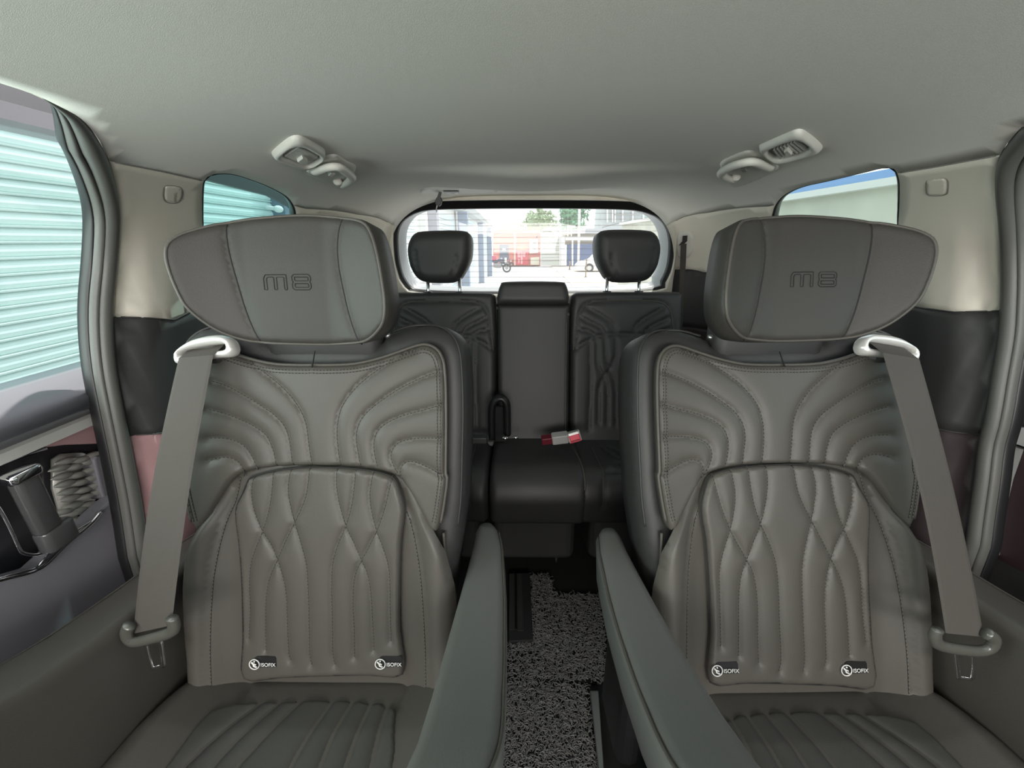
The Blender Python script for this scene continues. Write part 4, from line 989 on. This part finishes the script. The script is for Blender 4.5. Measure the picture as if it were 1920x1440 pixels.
# rear pillar belt guide with its webbing
c5 = crop(1240, 280, 4.5); sf = Surf(1285, 458)
t = empty('rear_seat_belt', tuple(sf.c), 'rear seat belt running down from an oval guide beside the tailgate window', 'seat belt'); o0 = np.array(t.location)
pad('guide_plate', smooth(sf.to(c5([(135, 760), (150, 705), (200, 685), (250, 697), (274, 745), (270, 850), (235, 908), (190, 920), (150, 912), (134, 860)])), True, 4), sf.f, plas, t, R=.006, thick=.012, sp=.006, base=lambda u, v: 0 * u + .010)
MB().prism([sf.f(*p, .013) for p in sf.to(c5([(185, 725), (225, 722), (222, 770), (190, 800), (150, 805), (182, 770)]))], sf.n * .004).build('slot', black, t)
Yg = sf.c[1] - .04
ribbon([PY(*p, y_) - o0 for p, y_ in zip(c5([(163, 800), (158, 950), (152, 1180), (140, 1500)]), (Yg, Yg - .01, Yg - .03, Yg - .05))], [PY(*p, y_) - o0 for p, y_ in zip(c5([(214, 795), (208, 950), (190, 1180), (180, 1500)]), (Yg, Yg - .01, Yg - .03, Yg - .05))]).build('webbing', webbing, t)

# ============================================================ sliding doors
def XZ(px, py, X): p = PX(px, py, X); return p[2]
grey_door = mat('purple_grey_plastic', (.22, .212, .24), .38, noise=.05, nscale=500)
dark_gloss = mat('dark_gloss', (.03, .03, .034), .2, coat=.5)
door = empty('door_1', (-.86, .5, .1)); tag(door, 'left sliding door trim with window, chrome handle and pleated panel', kind='structure'); do = np.array(door.location)
zt = XZ(0, 231, -.88); zb = XZ(0, 735, -.88); zc = XZ(0, 845, -.845); zc2 = XZ(0, 874, -.845)
Y0, Y1 = -.9, .98
def extr(prof, Y0, Y1, name, m, parent, o0, sm=True, n=2):
    rings = [[np.array([x, y, z]) - o0 for x, z in prof] for y in np.linspace(Y0, Y1, n)]; return MB().loft(rings).build(name, m, parent, sm=sm)
extr([(-.885, zt), (-.865, zt + .005), (-.86, zt + .03), (-.845, zt + .05), (-.848, zt + .07), (-.835, zt + .10), (-.82, zt + .20), (-.93, zt + .20), (-.93, zt)], Y0, Y1, 'window_header', grey_door, door, do, False)
MB().box(np.array([-.89, (Y0 + Y1) / 2, (zt + zb) / 2]) - do, (.004, Y1 - Y0, zt - zb + .03)).build('window_glass', side_glass, door)
extr([(-.885, zb), (-.87, zb + .002), (-.835, zb - .018), (-.820, zb - .035), (-.822, zb - .055), (-.838, zc + .006), (-.846, zc), (-.93, zc), (-.93, zb)], Y0, Y1, 'sill', grey_door, door, do)
extr([(-.846, zc), (-.838, zc - .003), (-.838, zc2 + .003), (-.846, zc2), (-.88, zc2), (-.88, zc)], Y0, Y1, 'bright_strip', silver, door, do, False)
MB().box(np.array([-.915, (Y0 + Y1) / 2, (zc + .05) / 2]) - do, (.03, Y1 - Y0, zc - .05)).build('backing_board', dark_gloss, door)
px_poly = lambda pts, X: [PX(x, y, X) - do for x, y in pts]
MB().prism(px_poly(cD([(212, 478), (222, 445), (250, 420), (440, 322), (520, 290), (530, 458), (300, 466)]), -.85), (-.03, 0, 0)).build('mauve_wedge', trim_mauve, door, bevel=.004)
MB().prism(px_poly(cD([(0, 560), (212, 478), (215, 486), (60, 530), (-200, 640), (-200, 640)][:5]), -.845), (-.04, 0, 0)).build('upper_lip', grey_door, door)
low = cE([(-900, 1560), (-300, 1440), (0, 1362), (380, 1250), (640, 1010), (905, 790), (1010, 670), (1200, 505), (1500, 330)])
lowp = [np.array(q) for q in px_poly(low, -.84)]
poly = lowp + [np.array([0.02, lowp[-1][1], -.02]), np.array([0.02, lowp[0][1], -.02])]
poly = [np.array([lowp[0][0], p[1], p[2]]) for p in poly]
MB().prism(poly, (-.03, 0, 0)).build('lower_panel', grey_door, door, bevel=.004)
MB().tube([p + np.array([.004, 0, 0]) for p in smooth(lowp[:7], n=4)], .006, n=8, r2=.004).build('chrome_ledge', chrome, door, sm=True)
MB().tube([p + np.array([.008, 0, 0]) for p in px_poly(smooth(cE([(-200, 1400), (0, 1335), (180, 1290), (330, 1240), (380, 1190), (480, 1080), (650, 940), (790, 830), (895, 765)]), n=4), -.842)], .0022, n=8).build('chrome_edge', chrome, door, sm=True)
MB().tube(px_poly(smooth(cE([(-60, 560), (30, 700), (120, 880), (190, 1030), (240, 1090), (380, 1110), (500, 1060), (640, 950)]), n=4), -.835), .0025, n=8).build('handle_surround', chrome, door, sm=True)
MB().prism(px_poly(cE([(978, 120), (1000, 85), (1100, 78), (1140, 200), (1200, 480), (1130, 530), (1085, 530), (1060, 460)]), -.862), (-.03, 0, 0)).build('pocket_panel', grey_door, door, bevel=.003)
# pleated metal-look panel: one object, its ridges are its surface
pm = mat('pleated_silver_panel', (.42, .41, .38), .35, metal=.4)
mb = MB()
rows = [(495, 245), (522, 330), (550, 408), (580, 487), (605, 556), (628, 636), (650, 706), (672, 785), (560, 170), (540, 690)]
for i, (x, y) in enumerate(rows):
    for j in range(3):
        x0, y0 = x + j * 150 + (j % 2) * 10, y - j * 34 + (18 if j % 2 else 0)
        if x0 > 920: continue
        L = 250 - 20 * j; x1, y1 = x0 + L, y0 - L * .28
        a, b = PX(*cE([(x0, y0)])[0], -.875) - do, PX(*cE([(x1, y1)])[0], -.875) - do; n = 9
        mb.tube(lerp(a, b, n), [max(.0004, .0065 * math.sin(math.pi * (k / (n - 1))) ** .8) for k in range(n)], n=8, r2=[max(.0004, .0090 * math.sin(math.pi * k / (n - 1))) for k in range(n)], up=(1, 0, 0))
bk_ = px_poly(cE([(560, 120), (640, 60), (860, 50), (960, 90), (1010, 250), (1055, 480), (900, 620), (700, 800), (640, 700), (560, 420)]), -.888)
mb.prism(bk_, (-.006, 0, 0)); mb.build('pleated_panel', pm, door, sm=True)
# handle
Hx = -.815
a, b = PX(*cE([(225, 300)])[0], Hx), PX(*cE([(500, 850)])[0], Hx)
ax = (a - b); Lh = np.linalg.norm(ax); ax /= Lh; yv = np.array([0, 1, 0]) - ax * ax[1]; yv /= np.linalg.norm(yv); xv = np.cross(yv, ax); Rh = np.stack([xv, yv, ax], 1)
hd_ = MB().rbox((a + b) / 2 - do, (.022, .036, Lh), .009, Rh).build('door_handle', handle_m, door, sm=True)
MB().rbox(a + ax * .004 - do, (.030, .046, .016), .009, Rh).build('handle_cap', chrome, hd_, sm=True)
MB().rbox(b - ax * .018 + np.array([-.004, .010, 0]) - do, (.028, .050, .040), .010, Rh).build('handle_socket', handle_m, door, sm=True)
rp = PX(*cE([(592, 772)])[0], Hx + .0); MB().sphere(rp - do, .004, 8, (1, 1.8, 1)).build('lock_marker', red_m, door, sm=True)
MB().box(np.array([-.90, (Y0 + Y1) / 2, .08]) - do, (.06, Y1 - Y0, .06)).build('step_sill', black, door)

door = empty('door_2', (.86, .5, .1)); tag(door, 'right sliding door trim seen as a dark sliver behind the seal', kind='structure'); do = np.array(door.location)
MB().box(np.array([.90, .0, .5]) - do, (.03, 1.9, 1.05)).build('backing_board', trim_dark, door)
MB().box(np.array([.89, -.15, 1.14]) - do, (.004, 1.5, .26)).build('window_glass', side_glass, door)
MB().box(np.array([.89, .0, 1.34]) - do, (.05, 1.9, .14)).build('window_header', black, door)
MB().rbox(np.array([.885, .78, 1.15]) - do, (.05, .36, .28), .01).build('window_frame', black, door)
MB().prism([PX(x, y, .86) - do for x, y in cR([(712, 650), (705, 735), (690, 770), (645, 900), (610, 1080), (580, 1285), (900, 1450), (1000, 700)])], (.02, 0, 0)).build('dark_red_panel', mat('dark_red_leatherette', (.03, .013, .015), .5, bump=.3), door)
MB().prism([PX(x, y, .84) - do for x, y in cR([(672, 640), (716, 645), (690, 765), (644, 900), (606, 1060), (576, 1285), (538, 1280), (562, 1080), (608, 900), (648, 760)])], (.02, 0, 0)).build('bright_strip', mat('grey_satin_metal', (.42, .43, .42), .35, metal=.5), door, bevel=.002)
MB().tube([PX(x, y, .845) - do for x, y in cR([(700, 730), (760, 750), (900, 800)])], .004).build('chrome_line', chrome, door)

# ============================================================ outside
GN = np.array([0, .013, 1.0])
def gz(Y): return -.65 - .013 * Y
def PG(px, py): return hit(px, py, (0, 0, -.65), GN)
asphalt = mat('pale_asphalt', (.48, .49, .49), .9, noise=.1, nscale=3); pave = mat('cream_paving', (.62, .57, .48), .9, noise=.1, nscale=2)
g_ = MB(); g_.add([(-60, -20, gz(-20)), (60, -20, gz(-20)), (60, 130, gz(130)), (-60, 130, gz(130))], [(0, 1, 2, 3)]); tag(mesh('floor_outside', g_.V, g_.F, asphalt, sm=False), 'pale asphalt yard outside the van', kind='structure').name = 'ground'
pv = [PG(1033, 500), PG(1130, 500), PG(1245, 522), PG(1245, 540), PG(1075, 540), PG(1060, 522)]
tag(MB().prism([p + np.array([0, 0, .003]) for p in pv], (0, 0, .04)).build('paving', pave), 'cream paved strip on the right side of the yard', kind='structure')
# near roller shutter
sh_m = mat('pale_green_slats', (.66, .76, .74), .25, noise=.03, nscale=20)
t = empty('roller_shutter', (-2.8, 1.0, -.65), 'pale green roller shutter seen through the left door window', 'roller shutter'); o0 = np.array(t.location)
mb = MB(); P_ = .081; z = -.64; prof = []
while z < 3.3:
    prof += [(-2.752, z), (-2.732, z + .002), (-2.729, z + .011), (-2.736, z + .0125), (-2.748, z + .0145), (-2.739, z + .024), (-2.735, z + .042), (-2.739, z + .062), (-2.750, z + .0785)]; z += P_
for y in (-4.5, 4.9): mb.V += [tuple(np.array([x, y, zz]) - o0) for x, zz in prof]
n = len(prof); mb.F += [(i, i + 1, n + i + 1, n + i) for i in range(n - 1)]
mb.build('slat_curtain', sh_m, t, sm=False)
MB().box(np.array([-2.80, .2, 3.5]) - o0, (.3, 9.6, .4)).build('shutter_box', mat('grey_steel_box', (.3, .32, .34), .5), t)
pier_m = mat('blue_grey_render', (.16, .20, .25), .8, noise=.05, nscale=4); white_m = mat('white_render', (.72, .72, .70), .8, noise=.04, nscale=4)
fa = empty('wall_pier', (-2.85, 5.4, -.65), 'dark grey pier at the far end of the green roller shutter', 'pier'); o0 = np.array(fa.location)
MB().box((0, 0, 2.0), (.5, 1.0, 4.0)).build('pier_shaft', pier_m, fa); MB().box((.0, 0, .15), (.56, 1.06, .3)).build('pier_foot', white_m, fa)
lp_ = PX(522, 392, -2.58); t = empty('wall_lamp', tuple(lp_), 'small white fixture on the dark grey pier outside the left quarter window', 'wall lamp')
MB().sphere((0, 0, 0), .045, 10, (1, 1.2, .8)).build('lamp_body', white_m, t, sm=True); MB().tube([(-.02, 0, 0), (-.12, 0, .02)], .02).build('bracket', white_m, t)
# long garage row
row = empty('garage_row', (-2.4, 18, -.9), 'white garage building with blue-grey fins along the left of the yard', 'building'); o0 = np.array(row.location)
fc_ = lambda Y: -2.15 + (Y - 15) * .02
slm = mat('pale_blue_shutter', (.56, .66, .68), .5)
mb = MB(); mb.prism([np.array([fc_(6.2), 6.2, -1.2]) - o0, np.array([fc_(30), 30, -1.3]) - o0, np.array([fc_(30), 30, 2.5]) - o0, np.array([fc_(6.2), 6.2, 2.35]) - o0], (-2, 0, 0)); mb.build('wall', white_m, row)
def fin(pl, pr, ytop, Y, w, m_):
    a, b = PY(pl, ytop, Y), PY(pr, ytop, Y); c = (a + b) / 2; return MB().box(np.array([c[0], Y + .1, (c[2] + gz(Y)) / 2]) - o0, (b[0] - a[0], w, c[2] - gz(Y))).build('fin', m_, row)
blue_fin = mat('blue_grey_paint', (.22, .27, .36), .7)
fin(781, 796, 388, 10, .3, white_m); fin(799, 818, 386, 10.6, .3, mat('lilac_grey_paint', (.36, .36, .40), .7)); fin(858, 876, 397, 15, .35, blue_fin); fin(895, 905, 416, 22, .35, blue_fin); fin(913, 921, 426, 27, .35, blue_fin)
for (Ya, Yb_) in ((6.5, 9.5), (11.2, 14.7), (15.6, 21.6), (22.6, 26.6)):
    mb = MB(); zz = gz(Ya); top = 1.85
    k_ = 0
    while zz < top:
        mb.box(np.array([fc_((Ya + Yb_) / 2) + .03, (Ya + Yb_) / 2, zz + .07]) - o0, (.03, Yb_ - Ya, .128)); zz += .14
    mb.build('garage_shutter', slm, row)
mb = MB(); mb.prism([PY(742, 352, 9) - o0, PY(888, 389, 16) - o0, PY(930, 430, 31) - o0, PY(930, 433, 31) - o0, PY(880, 397, 16) - o0, PY(742, 372, 9) - o0], (-1.0, 0, 0)); mb.build('roof_slab', mat('pale_concrete', (.5, .52, .53), .8), row)
t = empty('bicycle_rack', tuple(PG(875, 528)), 'white metal rack beside the left rear headrest, in the yard', 'rack'); o0 = np.array(t.location)
for x in (868, 876, 884): a = PY(x, 497, o0[1]) - o0; b = PY(x, 527, o0[1]) - o0; MB().tube([b, a, a + np.array([.12, 0, 0]), b + np.array([.12, 0, 0])], .012, n=6).build('hoop', white_m, t)
# red building
cH = crop(880, 370, 7.385)
def wallpart(name, pts, Y, m_, parent, o0, d=.2, bevel=0): return MB().prism([PY(x, y, Y) - o0 for x, y in cH(pts)], (0, d, 0)).build(name, m_, parent)
red = mat('faded_red_wall', (.62, .20, .15), .85, noise=.08, nscale=1.5); redd = mat('red_gate', (.60, .07, .09), .7); crm = mat('cream_wall', (.66, .60, .48), .85)
b = empty('red_building', tuple(PY(970, 497, 40)), 'low red building with a dark door and red gate at the end of the yard', 'building'); o0 = np.array(b.location)
wallpart('wall', [(330, 480), (990, 490), (985, 945), (330, 945)], 40, red, b, o0, 4)
wallpart('cornice', [(320, 462), (990, 462), (990, 490), (320, 490)], 39.8, crm, b, o0, .4)
wallpart('roof_edge', [(330, 440), (985, 410), (985, 465), (330, 465)], 40.2, mat('terracotta_roof', (.55, .30, .16), .8), b, o0, 3)
for i in range(14): x = 395 + i * 30; MB().prism([PY(px_, py_, 40) - o0 for px_, py_ in cH([(x, 378), (x + 14, 378), (x + 14, 448), (x, 448)])], (0, .1, 0)).build('railing_post', crm, b)
wallpart('railing_bar', [(390, 370), (815, 362), (815, 374), (390, 382)], 40, mat('brown_rail', (.3, .2, .13), .7), b, o0, .1)
dd = wallpart('door', [(418, 650), (545, 650), (545, 945), (418, 945)], 39.85, mat('slate_door', (.08, .10, .14), .6), b, o0, .12); wallpart('door_plate', [(458, 705), (503, 708), (503, 735), (458, 735)], 39.8, white_m, dd, o0, .03)
wallpart('drainpipe', [(618, 490), (642, 490), (642, 940), (618, 940)], 39.8, mat('pink_pipe', (.72, .45, .38), .6), b, o0, .1)
gt = wallpart('gate', [(648, 730), (820, 735), (810, 935), (648, 935)], 39.85, redd, b, o0, .12)
pk = mat('pink_mark', (.75, .35, .35), .7)
for q_ in ([(665, 760), (700, 755), (710, 830), (670, 835)], [(745, 760), (775, 765), (770, 830), (742, 820)], [(675, 850), (700, 860), (690, 920), (680, 915)], [(712, 760), (738, 760), (738, 925), (712, 925)]): wallpart('gate_motif', q_, 39.8, pk, gt, o0, .03)
wallpart('lintel', [(665, 685), (770, 685), (770, 725), (665, 725)], 39.85, mat('orange_lintel', (.7, .38, .2), .8), b, o0, .1)
ps = wallpart('notice_board', [(835, 580), (948, 578), (950, 770), (835, 775)], 39.8, white_m, b, o0, .06)
for q_ in ([(870, 600), (930, 590), (920, 650), (880, 640)], [(860, 670), (900, 690), (940, 760), (900, 740)]): wallpart('poster_print', q_, 39.75, mat('grey_print_%d' % q_[0][0], (.35, .35, .33), .8), ps, o0, .03)
wallpart('low_wall', [(848, 835), (970, 825), (970, 935), (848, 935)], 39.6, crm, b, o0, .2)
MB().sphere(PY(*cH([(937, 545)])[0], 39.8) - o0, .1, 8).build('wall_lamp', black, b)
# grey store and open shed
b = empty('grey_store', tuple(PY(1030, 497, 39)), 'pale grey shuttered store beside the red building', 'building'); o0 = np.array(b.location)
wallpart('wall', [(995, 500), (1250, 470), (1250, 940), (995, 940)], 39, mat('pale_grey_shutter_paint', (.50, .51, .46), .7), b, o0, .6)
for i in range(8): y = 545 + i * 48; wallpart('shutter_seam', [(1005, y), (1245, y - 6), (1245, y - 3), (1005, y + 4)], 38.97, MATS['joint_grey'], b, o0, .03)
wallpart('roof_canopy', [(1000, 440), (1130, 412), (1260, 425), (1270, 460), (1000, 470)], 38.6, mat('slate_roof', (.25, .27, .31), .7), b, o0, .9)
wallpart('downpipe', [(1240, 425), (1268, 425), (1285, 540), (1262, 550)], 38.5, white_m, b, o0, .1)
wallpart('white_pier', [(1268, 540), (1325, 540), (1325, 950), (1268, 950)], 38.8, white_m, b, o0, .5)
b = empty('open_shed', tuple(PY(1090, 497, 40)), 'open shed with a white beam and blue hoarding on the right', 'building'); o0 = np.array(b.location)
wallpart('beam', [(1330, 545), (2100, 545), (2100, 595), (1330, 595)], 38.9, white_m, b, o0, .4)
wallpart('hoarding', [(1350, 650), (2100, 640), (2100, 950), (1350, 950)], 40, mat('blue_hoarding', (.12, .17, .32), .7, noise=.3, nscale=1.2), b, o0, .2)
wallpart('roof', [(1270, 455), (1700, 430), (2200, 410), (2200, 500), (1270, 500)], 39.5, mat('grey_roof_sheet', (.36, .37, .38), .7), b, o0, 4)
for x in (1420, 1760): wallpart('shed_post', [(x, 595), (x + 20, 595), (x + 20, 950), (x, 950)], 38.7, white_m, b, o0, .2)
wallpart('far_wall', [(1270, 500), (2100, 500), (2100, 660), (1270, 660)], 41.5, crm, b, o0, .2)
wallpart('sign_frame', [(1355, 385), (1470, 385), (1470, 415), (1420, 415), (1420, 540), (1405, 540), (1405, 415), (1372, 415), (1372, 540), (1355, 540)], 39.3, white_m, b, o0, .1)
c_ = PY(*cH([(1526, 120)])[0], 37); c2 = PY(*cH([(1526, 560)])[0], 37); t = tag(MB().tube([c_, c2 + np.array([0, 0, -2.2])], .10, n=10).build('lamp_post', white_m, sm=True), 'tall white post rising in front of the shed roof', 'post')
# high building behind the right headrest
cI = crop(1060, 380, 9); b = empty('framed_building', tuple(PY(1180, 440, 55)), 'tall pale building with upright frames at the upper right of the rear window', 'building'); o0 = np.array(b.location)
wp_ = lambda name, pts, Y, m_, d=.3: MB().prism([PY(x, y, Y) - o0 for x, y in cI(pts)], (0, d, 0)).build(name, m_, b)
wp_('facade', [(620, -100), (1450, -100), (1450, 1100), (540, 1100), (600, 200)], 55, mat('grey_green_facade', (.42, .46, .46), .7), 4)
for x in (700, 790, 830, 960, 1130, 1310): wp_('upright', [(x, -100), (x + 22, -100), (x + 22, 330), (x, 330)], 54.6, white_m)
wp_('crossbar', [(830, 195), (1260, 200), (1260, 210), (830, 206)], 54.5, MATS['joint_grey'])
wp_('panel', [(1300, 60), (1450, 60), (1450, 250), (1300, 250)], 54.8, mat('teal_panel', (.28, .42, .40), .7)); wp_('panel', [(1150, 330), (1690, 340), (1690, 470), (1150, 470)], 50, mat('blue_roof_sheet', (.22, .32, .42), .7))
wp_('roof_strut', [(620, 410), (1100, 285), (1105, 300), (630, 425)], 50, mat('dark_strut', (.2, .2, .2), .7))
# trees
def tree(name, px, top, bot, wpx, Y, col, label, seed):
    rnd = random.Random(seed); c = PY(px, (top + bot) / 2, Y); hgt = (bot - top) / F * Y; wd_ = wpx / F * Y
    t = empty(name, (c[0], Y, gz(Y)), label, 'tree', 'trees behind the yard'); o0 = np.array(t.location); mb = MB(); cz = c[2]
    for i in range(26):
        bc = np.array([c[0] + rnd.uniform(-.36, .36) * wd_, Y + rnd.uniform(-.3, .3) * wd_, cz + rnd.uniform(-.34, .36) * hgt]); r = rnd.uniform(.12, .24) * wd_
        for j in range(60):
            d = np.array([rnd.gauss(0, 1) for _ in range(3)]); d /= np.linalg.norm(d); p = bc + d * r - o0; a = np.array([rnd.gauss(0, 1) for _ in range(3)]) * .16; b_ = np.array([rnd.gauss(0, 1) for _ in range(3)]) * .16; mb.add([p, p + a, p + a + b_, p + b_], [(0, 1, 2, 3)])
    mb.build('crown', mat('leaf_%s_%d' % (name, seed), col, .7, noise=.3, nscale=2), t)
    MB().tube([(0, 0, 0), np.array([c[0], Y, cz]) - o0], .16, n=8).build('trunk', mat('bark_%d' % seed, (.2, .15, .1), .9), t)
tree('broadleaf_tree', 1012, 404, 432, 62, 55, (.30, .40, .22), 'wide pale green tree behind the red building', 1)
tree('broadleaf_tree', 1075, 388, 432, 46, 55, (.16, .36, .20), 'taller deep green tree right of the wide pale tree', 2)
# motorcycle
def torus(c, R1, r, ax=(0, 1, 0), n=24):
    return [np.array(c) + R1 * np.array([math.cos(a), 0, math.sin(a)]) for a in np.linspace(0, 2 * math.pi, n + 1)[:-1]]
def motorcycle(px, py, wpx, label, col, seed, box=None):
    g = PG(px, py); L = wpx / F * (g[1] * .95) ; s_ = L / 1.95
    t = empty('motorcycle', tuple(g), label, 'motorcycle'); o = lambda x, z, y=0: np.array([x * s_, y * s_, z * s_])
    tyre = MATS.get('tyre') or mat('tyre', (.02, .02, .022), .7); body = mat('bike_paint_%d' % seed, col, .3); gm = MATS.get('engine') or mat('engine', (.3, .3, .3), .4, metal=.6)
    for x in (-.68, .66):
        w = MB().tube(torus(o(x, .31), .255 * s_, 1), .06 * s_, True, n=10, up=(0, 1, 0)).build('wheel', tyre, t, sm=True)
        MB().tube([o(x, .31, -.05), o(x, .31, .05)], .12 * s_, n=16).build('hub', gm, w)
    MB().loft([[o(x, zc_ + hz * math.sin(a), wy * math.cos(a)) for a in np.linspace(0, 2 * math.pi, 13)[:-1]] for x, zc_, hz, wy in ((-.75, .82, .03, .06), (-.5, .80, .08, .13), (-.1, .74, .10, .15), (.1, .86, .13, .16), (.35, .88, .12, .15), (.5, .80, .05, .08))]).build('tank_and_seat', body, t, sm=True)
    MB().rbox(o(0, .48), (.55 * s_, .26 * s_, .34 * s_), .08 * s_).build('engine', gm, t)
    MB().tube([o(.66, .31, .09), o(.45, .98, .09)], .03 * s_).build('fork', gm, t)
    MB().tube([o(.40, 1.03, -.36), o(.45, .98, 0), o(.40, 1.03, .36)], .02 * s_).build('handlebar', tyre, t)
    MB().rbox(o(.58, .86), (.16 * s_, .26 * s_, .3 * s_), .06 * s_).build('front_fairing', white_m, t)
    MB().tube([o(-.1, .3, -.14), o(-.75, .38, -.16)], .05 * s_, n=10).build('exhaust', chrome, t, sm=True)
    if box: MB().rbox(o(-.25, 1.0), (.34 * s_, .34 * s_, .30 * s_), .05 * s_).build('luggage', mat('luggage_%d' % seed, box, .5), t)
    return t
motorcycle(933, 511, 52, 'dark motorcycle with a red bag parked on the yard, left of the red gate', (.05, .07, .12), 1, (.5, .05, .10))
motorcycle(951, 500, 24, 'small pinkish scooter half behind the dark motorcycle', (.55, .25, .28), 2)
# white car
g = PG(1120, 511); s_ = g[1] * .95 / F; t = empty('car', (g[0], g[1], gz(g[1])), 'white car nosing out from behind the right rear headrest', 'car')
prof = [(-38, 4), (-38, 12), (-30, 19), (-12, 24), (0, 34), (30, 37), (62, 33), (80, 24), (95, 22), (98, 5)]
W_ = 1.75; rings = []
for k_, ins in ((0, 2.5), (.08, 0), (.92, 0), (1, 2.5)): rings.append([np.array([x * s_ * (1 - ins * .004), k_ * W_, (z - ins * (z > 20) * .5) * s_]) for x, z in smooth(prof, n=4)])
MB().loft(rings).build('body', mat('white_car_paint', (.75, .75, .74), .2, coat=.6), t, sm=False)
MB().prism([np.array([x * s_, -.01, z * s_]) for x, z in ((-6, 25), (2, 33), (28, 35), (28, 25))], (0, .02, 0)).build('side_window', dark_gloss, t)
for x in (-16, 72):
    w = MB().tube([np.array([x * s_, -.02, 8.5 * s_]) + 6.5 * s_ * np.array([math.cos(a), 0, math.sin(a)]) for a in np.linspace(0, 2 * math.pi, 25)[:-1]], 1.9 * s_, True, n=8, up=(0, 1, 0)).build('wheel', MATS['tyre'], t, sm=True)
    MB().tube([(x * s_, -.03, 8.5 * s_), (x * s_, .03, 8.5 * s_)], 5.2 * s_, n=20).build('rim', steel, w)
MB().sphere((-35 * s_, .2, 15 * s_), 2.4 * s_, 8).build('headlamp', glass('lamp_glass', (.8, .8, .8), .3), t)
for px_, py_, h_, lab in ((1068, 507, 16, 'short dark bollard on the paving, farther from the viewer'), (1098, 521, 34, 'dark bollard on the paving in front of the white car')):
    g = PG(px_, py_); k_ = g[1] * .95 / F; t = empty('bollard', (g[0], g[1], gz(g[1]) + .03), lab, 'bollard')
    MB().tube([(0, 0, 0), (0, 0, h_ * k_)], 1.3 * k_, n=10).build('post', mat('bollard_%d' % px_, (.22, .17, .12), .6), t, sm=True); MB().tube([(0, 0, 0), (0, 0, 1.5 * k_)], 3 * k_, n=12).build('foot', MATS['bollard_%d' % px_], t)
# stone wall and roofs right of the van
wz = lambda px_, py_, X: PX(px_, py_, X)[2]
stone = mat('mossy_concrete', (.52, .51, .42), .9, noise=.35, nscale=1.6)
top = wz(1690, 347, 3.0); w = MB().box((3.15, 4, (top - .9) / 2), (.3, 18, top + .9)); tag(w.build('boundary_wall', stone), 'pale mossy concrete wall outside the right quarter window', 'wall')
tag(MB().box((3.12, 4, top + .03), (.42, 18, .06)).build('wall_coping', mat('pale_coping', (.66, .66, .60), .8)), 'pale coping along the top of the mossy concrete wall', 'coping')
z0, z1 = wz(1690, 332, 4.2), wz(1690, 312, 4.2)
tag(MB().box((4.3, 5, (z0 + z1) / 2), (.2, 16, z1 - z0)).build('roof_gutter', mat('blue_fascia', (.20, .34, .60), .5)), 'blue roof fascia running above the mossy wall', 'fascia')
tag(MB().box((4.6, 5, (z0 + top) / 2 - .1), (.2, 16, z0 - top + .5)).build('pale_cladding', mat('pale_cyan_cladding', (.55, .68, .70), .6)), 'pale cyan cladding below the blue fascia', 'cladding')
